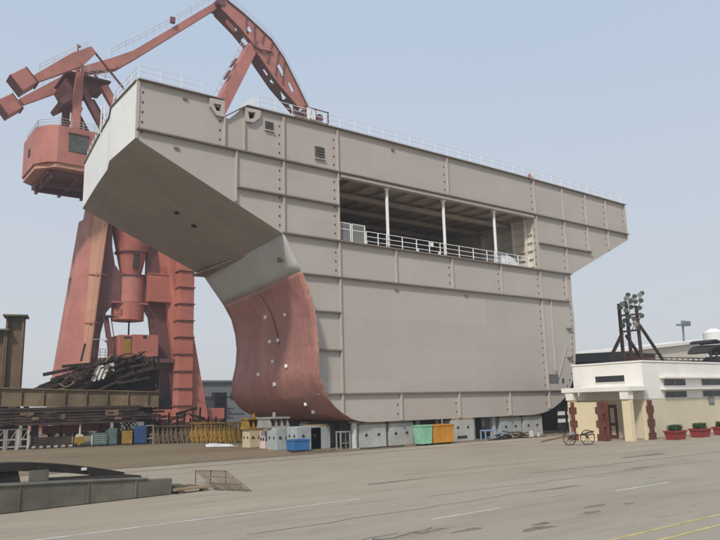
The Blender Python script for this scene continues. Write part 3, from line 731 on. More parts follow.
for k in range(26):
    px = random.uniform(60, 152); l = random.uniform(.8, 1.6); a = random.uniform(-.6, .6); z = ridge(px) - random.uniform(.4, 1.6)
    b = MB(); b.beam(yp(px, z, random.uniform(.9, 1.6)), yp(px + 9 * math.sin(a), z + l * math.cos(a) * .6, 1.2), .09, .09); b.build('angle_bar', M['darkrust'] if k % 2 else M['rust'], t)
b = MB()
for px in (24, 60, 100, 150):
    ybox(b, px, px + 3, 0, 4.6, 1.2, 1.6); ybox(b, px, px + 3, 0, 4.6, 4.2, 4.6)
ybox(b, 22, 158, 4.3, 4.6, 1.0, 5)
b.build('rack_frame', M['darkrust'], t)
b = MB()
for k, px in enumerate((91, 95.5, 100)):
    b.beam(yp(px, 5.75 + .1 * k, .6), yp(px + 5.5, 7.15, .6), .42, .05, up=(1, 1, 0))
b.beam(yp(104, 7.1, .55), yp(112, 7.25, .55), .3, .05, up=(1, 1, 0))
b.build('pale_offcuts', M['post'], t)
# dense dark lattice of hanging sections at the right end of the heap
b = MB()
ybox(b, 92, 160, 4.7, 6.6, 3.4, 4.0)
for k in range(5): z = 4.9 + k * .72; b.beam(yp(92 + k * 3, z, 2.6), yp(163, z + random.uniform(.0, .3), 2.6), .16, .16)
b.build('lattice_rails', M['darkrust'], t)
for k in range(34):
    px = 97 + k * 1.95; b = MB(); top = ridge(px) - random.uniform(.0, .5)
    b.beam(yp(px, random.uniform(4.7, 5.6), 2.3), yp(px + random.uniform(-2.5, 2.5), top, 2.4 + random.uniform(-.3, .3)), random.uniform(.1, .3), .1); b.build('lattice_bar', M['darkrust'], t)
# upright I-section posts
def ipost(px, z1, label, w=17.5, top=24):
    t = thing('steel_column', label, 'steel column', yp(px, 0, 2.4), 'rusty upright steel columns')
    b = MB(); ybox(b, px - w * .5, px - w * .38, 0, z1, 1.4, 3.2); ybox(b, px + w * .38, px + w * .5, 0, z1, 1.4, 3.2); ybox(b, px - w * .38, px + w * .38, 0, z1, 1.9, 2.1)
    b.build('shaft', M['rust'], t)
    b = MB(); ybox(b, px - top / 2, px + top / 2, z1, z1 + .14, 1.0, 3.4)
    b.hexa([yp(px - w * .5, z1 - .35, 1.8), yp(px + w * .5, z1 - .35, 1.8), yp(px + w * .5, z1 - .35, 2.2), yp(px - w * .5, z1 - .35, 2.2),
            yp(px - top * .45, z1, 1.8), yp(px + top * .45, z1, 1.8), yp(px + top * .45, z1, 2.2), yp(px - top * .45, z1, 2.2)])
    b.build('cap_plate', M['plate'], t)
ipost(10.5, 11.6, 'taller rusty steel column with a wide cap plate, standing behind the girder')
ipost(-6, 10.3, 'shorter rusty steel column cut by the left edge of the photo')
# things under the rack
t = thing('red_beam', 'faded red painted box beam lying under the dark section stack', 'steel beam', yp(77, 0, 3.4))
b = MB(); ybox(b, 42, 78, 1.15, 1.85, 3.2, 4.0); ybox(b, 78.2, 112, 1.25, 1.95, 3.3, 4.0); b.build('box_beam', M['craneo'], t, bevel=.03)
b = MB()
for px in (48, 74, 104): ybox(b, px, px + 3, 0, 1.14 if px < 78 else 1.24, 3.3, 3.9)
b.build('foot', M['darkrust'], t)
gt = 'grey steel frames under the rack'
for px0, px1, lab in ((-4, 9, 'grey steel frame stand at the far left under the girder'), (11, 20, 'narrow grey steel frame stand, middle of three under the girder'), (21.5, 31, 'pale grey steel frame stand, right of three under the girder')):
    t = thing('frame_stand', lab, 'frame stand', yp((px0 + px1) / 2, 0, 0), gt); b = MB()
    for px in (px0, px1): b = MB(); b.beam(yp(px, 0, 0), yp(px, 1.75, 0), .14, .14); b.build('upright', M['greyp'] if px0 < 15 else M['post'], t)
    b = MB()
    for z in (.25, .85, 1.7): b.beam(yp(px0, z, .02), yp(px1, z, .02), .1, .12)
    b.beam(yp(px0, .25, .04), yp(px1, 1.7, .04), .06, .06); b.build('crossbars', M['greyp'], t)
    b = MB(); b.beam(yp(px0, .05, -.4), yp(px0, .05, .5), .12, .1); b.beam(yp(px1, .05, -.4), yp(px1, .05, .5), .12, .1); b.build('foot', M['greyp'], t)
t = thing('timber_stack', 'low dark stack of timber baulks on the ground under the red beam', 'timber stack', yp(56, 0, .5)); b = MB()
for lay in range(4):
    for q in range(3):
        ybox(b, 33 + random.uniform(0, 3) + lay, 76 - random.uniform(0, 4) - lay, .02 + lay * .24, .22 + lay * .24, q * .3, q * .3 + .26)
b.build('baulks', M['darkrust'], t)
b = MB()
for px in range(35, 76, 7): b.tube(yp(px, .12, -.12), yp(px + 3.6, .12, -.12), .12, 8)
b.build('stone_edge', M['greyp'], t)
t = thing('yellow_machine', 'small yellow machine with a pale upright pipe under the rack', 'machine', yp(80, 0, 0)); b = MB()
b.rbox(yp(80, .15, 0), .8, .7, .75, RZ); b.build('housing', M['yellow'], t, bevel=.04)
b = MB(); b.tube(yp(80.5, .9, 0), yp(80.5, 2.1, 0), .09, 8); b.build('pipe', M['post'], t)
b = MB(); b.rbox(yp(80, .9, 0), .6, .5, .18, RZ); b.build('cover', M['post'], t)
for s in (-1, 1): b = MB(); b.tube(yp(80 + s * 3, .18, -.38), yp(80 + s * 3, .18, -.28), .18, 12); b.build('wheel', M['tyre'], t)
t = thing('welding_cabinet', 'grey-teal welding cabinet with a pale end under the rack', 'cabinet', yp(99, 0, 0)); b = MB()
b.rbox(yp(100, .15, 0), 1.2, .8, 1.0, RZ); b.build('housing', M['teal'], t, bevel=.03)
b = MB(); b.rbox(yp(93.3, .15, 0), .18, .7, .85, RZ); b.build('end_panel', M['white'], t)
b = MB()
for k in range(4): b.beam(yp(95, .4 + k * .18, -.42), yp(105, .4 + k * .18, -.42), .03, .06)
b.build('louvre', M['greyp'], t)
b = MB()
for k in range(4): b.rbox(yp(94 + k * 3.6, 0, 0), .12, .7, .15, RZ)
b.build('skid', M['dark'], t)
def cab(px, w, h, d, m, lab, name):
    t = thing(name, lab, 'cabinet', yp(px, 0, d)); b = MB(); b.rbox(yp(px, .1, d), w, .8, h, RZ); b.build('housing', m, t, bevel=.03)
    b = MB(); b.rbox(yp(px, .2, d - .42), w * .8, .02, h * .8, RZ); b.build('door', m, t)
    b = MB(); b.rbox(yp(px + w * 3, h * .5, d - .44), .04, .03, .2, RZ); b.build('handle', M['dark'], t)
    b = MB(); b.rbox(yp(px, 0, d), w * .95, .7, .1, RZ); b.build('plinth', M['dark'], t)
    return t
cab(113, .8, 1.4, .3, M['teal'], 'dark teal cabinet beside the welding cabinet', 'teal_cabinet')
cab(128, .9, 1.15, .1, M['yellow'], 'dull orange-yellow cabinet standing beside the blue cabinet', 'yellow_cabinet')
cab(141.5, 1.0, 1.55, .1, M['navy'], 'dark blue cabinet standing beside the orange cabinet', 'blue_cabinet')
t = thing('frame_stand', 'thin grey frame stand right of the blue cabinet', 'frame stand', yp(151, 0, 0), gt)
for px in (147.5, 155): b = MB(); b.beam(yp(px, 0, -.1), yp(px, 1.7, -.1), .1, .1); b.build('upright', M['greyp'], t)
b = MB()
for z in (.5, 1.65): b.beam(yp(147.5, z, -.09), yp(155, z, -.09), .08, .08)
b.build('crossbars', M['greyp'], t)
t = thing('cable_spool', 'dark pile of coiled cable above the orange cabinet', 'cable coil', yp(130, 0, 1.6)); b = MB()
for k in range(6):
    c = yp(124 + k * 2.2, 1.5 + .12 * (k % 2), 1.6); prev = None
    for i in range(13):
        a = 6.283 * i / 12; p = c + V((.35 * math.cos(a) * U.x, .35 * math.cos(a) * U.y, .35 * math.sin(a)))
        if prev is not None: b.tube(prev, p, .05, 5)
        prev = p
b.build('coil', M['darkrust'], t); b = MB(); ybox(b, 121, 139, 0, 1.1, 1.3, 1.9); b.build('stand', M['darkrust'], t)

# red and dark steel frames heaped behind the jack stands
t = thing('red_frame_heap', 'heap of red and dark steel frames behind the jack stands', 'steel heap', yp(200, 0, 8)); random.seed(31)
for k in range(46):
    px = random.uniform(158, 238); z = random.uniform(.2, 2.9) * (1 - max(0, px - 205) / 90); l = random.uniform(8, 30); d_ = random.uniform(5, 9); b = MB()
    b.beam(yp(px - l / 2, max(.1, z + random.uniform(-.4, .4)), d_), yp(px + l / 2, max(.1, z + random.uniform(-.5, .5)), d_ + random.uniform(-.8, .8)), random.uniform(.1, .5), random.uniform(.1, .35))
    b.build('frame_bar', M['craneo'] if k % 3 else M['darkrust'], t)
for k in range(9):
    px = 160 + k * 9; b = MB(); b.beam(yp(px, 0, 4.9), yp(px + random.uniform(-2, 2), random.uniform(1.8, 3.2), 4.9), .14, .14); b.build('frame_post', M['darkrust'], t)

# ---- foreground steel
t = thing('flat_box_beam', 'long low greyish steel box beam lying on the ground in the left foreground', 'steel beam', (-33.5, -15.2, 0))
b = MB(); b.hexa([(-42, -16.3, .02), (-29.95, -15.05, .02), (-30.0, -14.75, .02), (-42, -16.0, .02), (-42, -16.3, 1.12), (-29.95, -15.05, .58), (-30.0, -14.75, .58), (-42, -16.0, 1.12)]); b.build('web', M['plate'], t, bevel=.015)
b = MB(); b.hexa([(-42, -16.35, 1.122), (-30.9, -15.2, .632), (-31.1, -14.5, .632), (-42, -15.6, 1.122), (-42, -16.35, 1.17), (-30.9, -15.2, .68), (-31.1, -14.5, .68), (-42, -15.6, 1.17)]); b.build('top_flange', M['plate'], t)
b = MB(); b.hexa([(-42, -14.4, .03), (-30.2, -13.3, .03), (-30.3, -12.8, .03), (-42, -13.9, .03), (-42, -14.4, .9), (-30.5, -13.3, .62), (-30.6, -12.8, .62), (-42, -13.9, .9)]); b.build('rear_flange', M['black'], t)
for x in (-35.3, -33.1, -31.4):
    b = MB(); f = (x + 42) / 12.05; b.box(x, x + .05, -16.3 + f * 1.25 - .05, -16.3 + f * 1.25 - .004, .04, 1.08 - f * .54); b.build('stiffener', M['plate'], t)
b = MB(); b.box(-29.98, -29.4, -14.7, -14.2, .02, .3); b.build('end_lug', M['plate'], t)
# curved dark plate arching behind it
t = thing('curved_plate', 'dark curved steel plate arching over the flat box beam', 'steel plate', (-33, -11, 0))
b = MB(); rows = []
for i in range(15):
    u = i / 14; x = lerp(-39, -30.55, u); z = 1.36 - .72 * max(0, (u - .45) / .55) ** 1.6 - .05 * (1 - u)
    rows.append([(x, -12.4 + .8 * u, z), (x, -12.4 + .8 * u, z - .3), (x, -11.6 + .8 * u, z - .3), (x, -11.6 + .8 * u, z), (x, -12.4 + .8 * u, z)])
b.grid(rows, smooth=False); b.build('arched_flange', M['black'], t)
b = MB(); b.hexa([(-40, -12.0, .02), (-34.3, -11.9, .02), (-34.3, -11.8, .02), (-40, -11.9, .02), (-40, -12.0, 1.05), (-34.6, -11.9, 1.08), (-34.6, -11.8, 1.08), (-40, -11.9, 1.05)]); b.build('web', M['black'], t)
b = MB(); b.box(-34.25, -33.6, -12.3, -12.1, .02, 1.0); b.build('upright_plate', M['plate'], t)
b = MB(); b.beam((-33.6, -12.0, .62), (-30.4, -11.5, .5), .8, .1); b.build('lower_flange', M['black'], t)
b = MB(); b.box(-33.6, -30.6, -11.2, -11.1, .02, .42); b.build('rear_web', M['plate'], t)
b = MB(); b.rbox((-32.2, -11.79, .85), .2, .04, .1, .09); b.build('white_tag', M['white'], t)
tag(origin_to(MB().rbox((-31.9, -9.0, .02), 3.0, .35, .32, .05).build('timber_baulk', M['wood'], bevel=.02), (-31.9, -9, 0)), 'pale timber baulk lying behind the curved dark plate', 'timber')
# loose plate and timbers at the end of the beam
b = MB(); b.rbox((-29.0, -13.6, .02), 1.6, 1.2, .06, .15); b.rbox((-29.3, -13.3, .085), 1.1, .9, .05, -.1)
tag(origin_to(b.build('loose_plate', M['rust'], bevel=.01), (-29, -13.6, 0)), 'reddish rusty loose plates lying at the end of the flat box beam', 'steel plate')
b = MB(); b.rbox((-29.15, -14.9, .1), 1.5, .34, .09, .12); tag(origin_to(b.build('plank', M['wood'], bevel=.01), (-29.15, -14.9, 0)), 'short weathered plank resting on a block beside the flat box beam', 'plank')
b = MB(); b.rbox((-29.6, -14.95, 0.01), .22, .3, .09, .1); b.rbox((-28.6, -14.85, .01), .2, .3, .09, .1); tag(origin_to(b.build('packing_blocks', M['rust']), (-29.1, -14.9, 0)), 'pair of packing blocks carrying the short weathered plank', 'block')
# rebar grid leaning low
t = thing('rebar_rack', 'thin rusty rebar grid leaning low on the concrete beyond the plank', 'rebar grid', (-27.6, -13.0, 0))
b = MB(); random.seed(2)
a0, a1, c0, c1 = V((-27.75, -12.2, .55)), V((-26.9, -13.3, .52)), V((-28.3, -15.2, .03)), V((-27.5, -16.6, .03))
for k in range(13):
    f = k / 12; b.tube(a0.lerp(a1, f), c0.lerp(c1, f) + V((random.uniform(-.05, .05), 0, 0)), .016, 5)
b.build('bars', M['rust'], t)
b = MB()
for f in (.02, .35, .7, .97): b.tube(a0.lerp(c0, f), a1.lerp(c1, f), .016, 5)
b.build('cross_bars', M['rust'], t)
for p in (a0, a1, a0.lerp(a1, .5)): b = MB(); b.tube((p.x, p.y, 0), p, .022, 5); b.build('leg', M['rust'], t)

# ================================================================== PORTAL CRANE
CY = 55.0
cr = thing('portal_crane', 'tall salmon-red shipyard level-luffing crane rising behind the hull section', 'crane', (-7.8, CY, 0))
AX = -7.85
def XZ(Y): return lambda u, v: (u, Y, v)
# portal legs: chamfered tapered boxes
def leg(bx, by, tx, ty, z0, z1, wb, wt, rz, ms, name='leg'):
    b = MB(); C0 = [(-1, -.3), (-.35, -1), (.9, -1), (1, .2), (.9, 1), (-1, 1)]
    R = Matrix.Rotation(rz, 3, 'Z'); P = []
    for (cx, cy, z, w) in ((bx, by, z0, wb), (tx, ty, z1, wt)):
        P += [V((cx, cy, z)) + R @ V((x * w[0] / 2, y * w[1] / 2, 0)) for x, y in C0]
    n_ = 6
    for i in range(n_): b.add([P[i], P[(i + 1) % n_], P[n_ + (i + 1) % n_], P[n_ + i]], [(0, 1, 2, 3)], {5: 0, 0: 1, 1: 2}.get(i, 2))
    b.add(P, [tuple(range(n_)), tuple(range(n_, 2 * n_))], 2)
    return b.build(name, ms, cr, fix='weld')
LM = [M['crane'], M['craney'], M['craned']]  # face tones paint the leg's sunlit sides and shaded front
b = MB(); n_ = 6
lb = [(-17.4, 58.0), (-14.3, 54.0), (-14.05, 53.0), (-12.6, 54.2), (-11.9, 57), (-14, 60)]
lt = [(-13.6, 58.0), (-13.5, 54.0), (-11.65, 53.0), (-10.75, 54.2), (-10.3, 57), (-11.5, 59.5)]
P_ = [V((x, y, 1.6)) for x, y in lb] + [V((x, y, 31)) for x, y in lt]
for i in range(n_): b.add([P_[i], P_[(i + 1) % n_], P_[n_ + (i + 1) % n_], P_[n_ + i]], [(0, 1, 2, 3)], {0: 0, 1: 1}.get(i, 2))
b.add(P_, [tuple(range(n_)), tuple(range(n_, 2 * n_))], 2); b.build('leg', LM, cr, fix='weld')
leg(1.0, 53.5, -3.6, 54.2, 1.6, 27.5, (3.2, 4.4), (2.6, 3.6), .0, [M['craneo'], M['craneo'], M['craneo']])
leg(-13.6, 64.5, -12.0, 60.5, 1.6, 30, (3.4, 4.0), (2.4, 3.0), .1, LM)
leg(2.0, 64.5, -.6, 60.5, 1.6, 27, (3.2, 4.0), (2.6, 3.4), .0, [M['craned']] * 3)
# portal webs (front): haunched cross frame with openings
web = [(-12.0, 29.0), (-11.0, 29.0), (-10.85, 25), (-10.4, 22.6), (-9.6, 21.6), (-6.0, 21.6), (-6.0, 24.9), (-6.0, 28.2), (-2.0, 28.2), (-2.0, 8.0), (-4.4, 8.0), (-5.1, 13.4), (-5.4, 15.6), (-6.0, 16.6),
       (-10.6, 16.9), (-11.3, 16.0), (-12.6, 10.0), (-13.2, 8.2), (-13.9, 8.2)]
b = MB(); b.prism(web, XZ(54.0), (0, .6, 0)); b.build('portal_web', M['craned'], cr)  # front plane in the dark tone, its shade put into the colour
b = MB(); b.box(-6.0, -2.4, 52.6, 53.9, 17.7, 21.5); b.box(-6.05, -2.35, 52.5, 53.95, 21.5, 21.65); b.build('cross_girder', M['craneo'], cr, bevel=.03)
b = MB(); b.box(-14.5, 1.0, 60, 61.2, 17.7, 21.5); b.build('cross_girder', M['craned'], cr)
# slewing column: bearing drum, cone, lower drum
b = MB(); b.tube((AX, CY, 17.4), (AX, CY, 21.4), 1.8, 32); b.build('bearing_drum', M['crane'], cr)
b = MB(); b.tube((AX, CY, 21.4), (AX, CY, 28.5), 1.35, 32, 2.9); b.tube((AX, CY, 28.5), (AX, CY, 32.8), 2.9, 32, 3.6); b.build('slewing_column', M['craneo'], cr)
b = MB(); b.box(AX - .3, AX + .5, CY - 1.95, CY - 1.4, 22.3, 24.5); b.build('column_door', M['dark'], cr)
b = MB(); b.tube((AX - .3, CY - .2, 15.1), (AX - .3, CY - .2, 17.4), 2.15, 28); b.box(AX - 2.9, AX + 1.9, 53.0, 57, 17.25, 17.45); b.build('lower_drum', M['craneo'], cr)
b = MB(); b.tube((AX, CY, 13.0), (AX, CY, 15.1), .12, 8); b.build('cable_duct', M['dark'], cr)
# electrics house on the portal with yellow door
h = MB(); h.box(-10.0, -8.3, 52.2, 57, 9.9, 12.9); h.box(-8.25, -4.75, 52.0, 57, 9.9, 13.0); hh = h.build('electrics_house', M['craneo'], cr, bevel=.04)
b = MB(); b.box(-9.35, -8.45, 52.12, 52.197, 10.4, 12.4); b.build('door', M['yellow'], hh)
b = MB(); b.box(-9.4, -8.4, 52.15, 52.19, 12.42, 12.7); b.box(-6.9, -6.4, 51.95, 51.998, 12.5, 12.9); b.build('vent', M['dark'], hh)
b = MB(); b.box(-12.4, -1.5, 51.8, 61, 9.3, 9.8); b.build('platform', M['craned'], cr)
# stair from platform to ring
b = MB(); b.beam((-10.6, 53.2, 9.9), (-11.6, 53.2, 15.3), .7, .14, up=(0, 1, 0)); b.beam((-9.9, 53.2, 9.9), (-10.9, 53.2, 15.3), .1, .1)
b.box(-12.0, -10.4, 52.4, 54, 15.3, 15.45); b.build('stair', M['craned'], cr)
b = rail_run([(-13.2, 52, 9.8), (-10.4, 52, 9.8)], 1.1, [(-13.2 + .7 * i, 52, 9.8) for i in range(5)], .03); b.build('platform_rail', M['craned'], cr)
# lift trunk in segments with ledges
tr = MB(); z = 1.2; k = 0
while z < 26:
    tr.box(-2.35 - .05 * (k % 2), -.3, 50.6, 52.4, z, z + 2.2); z += 2.32; k += 1
tk = tr.build('lift_trunk', M['craneo'], cr, bevel=.03)
z = 1.2
while z < 26: b = MB(); b.box(-2.55, -.15, 50.4, 52.5, z + 2.2, z + 2.32); z += 2.32; b.build('trunk_ledge', M['craned'], tk)
# bogies and sill beams
for y in (53.5, 64.5):
    b = MB(); b.box(-18, 5.5, y - 1, y + 1, 1.5, 3.0); b.build('sill_beam', M['craneo'], cr, bevel=.06)
    for x in (-16.5, -12.5, .0, 3.8):
        w_ = MB(); w_.hexa([(x - 1.7, y - .7, .55), (x + 1.7, y - .7, .55), (x + 1.7, y + .7, .55), (x - 1.7, y + .7, .55), (x - .8, y - .7, 1.5), (x + .8, y - .7, 1.5), (x + .8, y + .7, 1.5), (x - .8, y + .7, 1.5)])
        bo = w_.build('bogie', M['craneo'], cr)
        for s in (-1, 1): w2 = MB(); w2.tube((x + s * 1.0, y - .3, .45), (x + s * 1.0, y + .3, .45), .44, 16); w2.build('wheel', M['dark'], bo)
for z, r_ in ((17.5, 1.95), (21.3, 1.95), (28.5, 3.05), (24.6, 2.3)):
    b = MB(); b.tube((AX, CY, z - .08), (AX, CY, z + .08), r_, 32); b.build('column_flange', M['craned'], cr)
b = MB(); A0, A1 = V((-14.0, 52.7, 9.5)), V((-12.1, 52.75, 30))
for o_ in (-.25, .25): b.tube(A0 + V((o_, 0, 0)), A1 + V((o_, 0, 0)), .05, 5)
for k in range(52): p_ = A0.lerp(A1, k / 51); b.tube(p_ + V((-.25, 0, 0)), p_ + V((.25, 0, 0)), .035, 4)
b.build('leg_ladder', M['craney'], cr)
for z in (6.0, 14.5, 21.0):
    f_ = (z - 1.6) / 29.4; q_ = [V((lerp(a_[0], c_[0], f_), lerp(a_[1], c_[1], f_), z)) for a_, c_ in zip(lb, lt)]
    b = MB()
    for i in (0, 1, 2): b.beam(q_[i] + V((0, -.03, 0)), q_[i + 1] + V((0, -.03, 0)), .12, .22)
    b.build('leg_flange', M['crane'], cr)
for z, x0, x1 in ((21.66, -6.0, -2.4), (15.5, -10.7, -6.0)):
    P = [(x0, 52.7 if z > 20 else 53.1, z), (x1, 52.7 if z > 20 else 53.1, z)]; rail_run(P, 1.0, [(lerp(x0, x1, k / 4), P[0][1], z) for k in range(5)], .03).build('walk_rail', M['craned'], cr)
# floodlight on the left leg
b = MB(); b.beam((-13.9, 50.4, 12.0), (-12.6, 50.3, 12.0), .08, .08); b.ico((-12.4, 50.1, 11.9), .3, (1, .6, 1)); b.build('floodlight', M['lamp'], cr)
b = MB(); b.beam((-15.3, 50.25, 9.2), (-14.9, 50.25, 11.4), .25, .12); b.build('leg_ladder', M['dark'], cr)
# machinery house (chamfered end, sloped sill)
prof = [(-20.7, 50), (-19.7, 49.4), (-3.0, 49.4), (-2.0, 50.4), (-2.0, 59.6), (-3.0, 60.4), (-19.7, 60.4), (-21.9, 58.6), (-21.9, 51.8)]
b = MB(); b.prism(prof, lambda u, v: (u, v, 34.2), (0, 0, 4.95))
hs = b.build('machinery_house', M['crane'], cr, bevel=.08)
b = MB(); b.prism([(-21.7, 51.9), (-19.7, 49.6), (-3.1, 49.6), (-2.2, 50.5), (-2.2, 59.5), (-3, 60.2), (-19.7, 60.2), (-21.7, 58.5)], lambda u, v: (u, v, 33.6), (0, 0, .6)); b.build('sill_band', M['craney'], hs)
b = MB(); b.box(-20.4, -3, 51.0, 59.6, 33.0, 33.6)
for x in range(-20, -3, 3): b.box(x, x + .3, 51.0, 59.6, 32.5, 33.0)
b.box(-20.4, -3, 54, 54.4, 32.3, 33.0); b.box(-20.4, -3, 57.4, 57.8, 32.3, 33.0)
b.build('floor_frame', M['craned'], hs)
b = MB(); b.box(-18.4, -16.0, 49.34, 49.398, 35.9, 38.2)
for k in range(9): b.beam((-18.4, 49.32, 36.0 + k * .25), (-16.0, 49.32, 36.0 + k * .25), .06, .09)
b.build('louvre', M['grille'], hs)
b = MB(); b.box(-18.5, -15.9, 49.2, 49.398, 38.25, 38.42); b.build('louvre_hood', M['craned'], hs)
b = MB(); b.box(-13.9, -13.0, 49.34, 49.397, 34.8, 37.6); b.build('door', M['craned'], hs)
b = MB(); b.box(-22.0, -21.905, 54.2, 55.0, 36.0, 37.0); b.build('window', M['dark'], hs)
P = [(-21.6, 58.3, 39.15), (-21.6, 52, 39.15), (-19.6, 49.7, 39.15), (-3, 49.7, 39.15)]
rail_run(P, 1.1, P + [(-19.6 + i * 1.5, 49.7, 39.15) for i in range(1, 11)], .03).build('roof_railing', M['post'], hs)
# A-frame tower on the house
AY0, AY1 = 52.3, 58.0
b = MB(); b.beam((-17.0, AY0, 39.15), (-16.75, AY0, 49.4), 1.0, 1.0); b.build('tower_post', M['crane'], cr, bevel=.04)
b = MB(); b.beam((-17.0, AY1, 39.15), (-16.75, AY1, 49.0), .9, .9); b.build('tower_post', M['craned'], cr)
for y, m in ((AY0, M['craned']), (AY1, M['craned'])):
    b = MB(); b.beam((-16.4, y, 46.2), (-12.2, y, 39.2), .9, .8); b.build('tower_strut', m, cr)
    b = MB(); b.beam((-13.6, y, 47.2), (-10.2, y, 42.0), .9, .9); b.build('tower_strut', M['crane'] if y == AY0 else m, cr)
    b = MB(); b.beam((-17.4, y, 39.2), (-16.4, y, 43.4), .5, .5); b.build('tower_strut', M['crane'], cr)
b = MB(); b.prism([(-18.6, 47.0), (-18.0, 48.2), (-13.4, 48.3), (-13.8, 47.3), (-15.9, 46.5), (-16.9, 45.0), (-18.5, 43.7), (-18.9, 44.2), (-17.8, 45.7)], XZ(53.2), (0, 5.0, 0)); b.build('tower_head', M['craned'], cr)
b = MB(); b.box(-18.6, -12.6, 52.0, 58.4, 47.95, 48.15); b.build('head_platform', M['craned'], cr)
rail_run([(-19.0, 51.7, 48.15), (-12.4, 51.7, 48.15)], 1.1, [(-19 + 1.1 * i, 51.7, 48.15) for i in range(7)], .035).build('head_railing', M['post'], cr)
b = MB(); b.beam((-10.9, 53.0, 44.6), (-12.8, 53.0, 47.6), .35, .35); b.build('head_brace', M['craned'], cr)
# balance levers with counterweights
def lever(y, tip, end, cw):
    b = MB(); b.beam((tip[0], y, tip[1]), (lerp(tip[0], end[0], .3), y, lerp(tip[1], end[1], .3) - .25), .7, 1.0, w2=.7, h2=2.0)
    b.beam((lerp(tip[0], end[0], .3), y, lerp(tip[1], end[1], .3) - .25), (end[0], y, end[1]), .7, 2.0, w2=.6, h2=.95); lv = b.build('balance_lever', M['crane'], cr)
    b = MB(); c = V((cw[0], y, cw[1])); d = V((end[0] - tip[0], 0, end[1] - tip[1])).normalized(); u = V((-d.z, 0, d.x))
    P = []
    for yy in (-1.05, 1.05):
        P += [c + d * 1.2 + u * 1.2 + V((0, yy, 0)), c - d * 1.15 + u * 1.05 + V((0, yy, 0)), c - d * 1.15 - u * 1.2 + V((0, yy, 0)), c + d * 1.2 - u * 1.2 + V((0, yy, 0))]
    b.hexa(P); b.build('counterweight', M['crane'], lv, bevel=.08)
    for s in (-1, 1): b = MB(); b.beam(c + d * s * 1.12 + V((0, 0, 0)), c + d * s * 1.22, 2.3, 2.4, up=u); b.build('weight_cover', M['craned'], lv)
    b = rail_run([(lerp(tip[0], end[0], f) , y, lerp(tip[1], end[1], f) + .9) for f in (.12, .5, .95)], .9, [(lerp(tip[0], end[0], f), y, lerp(tip[1], end[1], f) + .9) for f in (.12, .3, .5, .7, .95)], .03, rails=(1, .5)); b.build('lever_railing', M['post'], lv)
lever(50.3, (-15.7, 51.1), (-22.6, 45.0), (-24.1, 44.2))
lever(59.2, (-13.9, 52.3), (-22.5, 45.2), (-24.0, 44.15))
b = MB(); b.tube((-15.7, 50.3, 51.1), (-11.1, 50.5, 46.6), .16, 8); b.tube((-11.1, 50.5, 46.6), (.5, 53.5, 41), .16, 8); b.build('link_rod', M['craned'], cr)
b = MB(); b.tube((-12.9, 59.2, 52.0), (-8.3, 59, 47.3), .16, 8); b.tube((-8.3, 59, 47.3), (.5, 56.5, 41), .16, 8); b.build('link_rod', M['craned'], cr)
b = MB(); b.tube((-17.0, AY0, 49.4), (-17.2, AY0, 52.4), .12, 6); b.beam((-17.2, AY0, 52.2), (-16.8, AY0, 52.1), .2, .3); b.build('lightning_mast', M['craned'], cr)
# back-stay beam to the apex
b = MB(); b.beam((-16.5, CY, 49.6), (-11.5, CY, 52.2), 1.6, .7, w2=1.4, h2=1.6); b.beam((-11.5, CY, 52.2), (-8.5, CY, 54.6), 1.4, 1.6, w2=1.2, h2=1.05)
b.beam((-8.5, CY, 54.6), (4.2, CY, 66.9), 1.2, 1.05, w2=1.0, h2=.95); st = b.build('backstay', M['crane'], cr)
Pn = [(lerp(-12, 4.0, f), CY - .6, lerp(52.6, 67.2, f) + .55 - .3 * math.sin(f * 3.1)) for f in [i / 16 for i in range(17)]]
rail_run(Pn, 1.2, Pn, .035, rails=(1, .55)).build('stay_walkway', M['post'], st)
b = MB(); b.rbox((-3.1, CY - .8, 61.2), .7, .5, .9); b.build('sheave_box', M['craned'], st)
# main jib
FT, HD = V((-1.2, CY, 35.5)), V((10.9, CY, 61.8))
b = MB(); b.beam(FT, HD, 2.2, 2.4, up=(0, 1, 0), w2=1.75, h2=2.2); jb = b.build('main_jib', M['crane'], cr, bevel=.05)
b = MB(); b.box(-3.6, 1.0, 53.2, 56.8, 33.9, 36.2); b.build('jib_foot', M['craned'], cr)
dj = (HD - FT).normalized(); uj = V((-dj.z, 0, dj.x))
P = [FT.lerp(HD, f) + uj * 1.0 + V((0, -.9, 0)) for f in [i / 20 for i in range(21)]]
b = MB(); b.poly([p + uj * 1.0 for p in P], .04); b.poly([p + uj * .5 for p in P], .035)
for p in P: b.tube(p, p + uj * 1.0, .04, 5)
b.build('jib_railing', M['post'], jb)
for f in (.73, .82): p = FT.lerp(HD, f) + uj * 1.5; b = MB(); b.beam(p - dj * .7 + V((0, -.6, 0)), p + dj * .7 + V((0, -.6, 0)), 1.2, .3); b.build('jib_platform', M['craned'], jb)
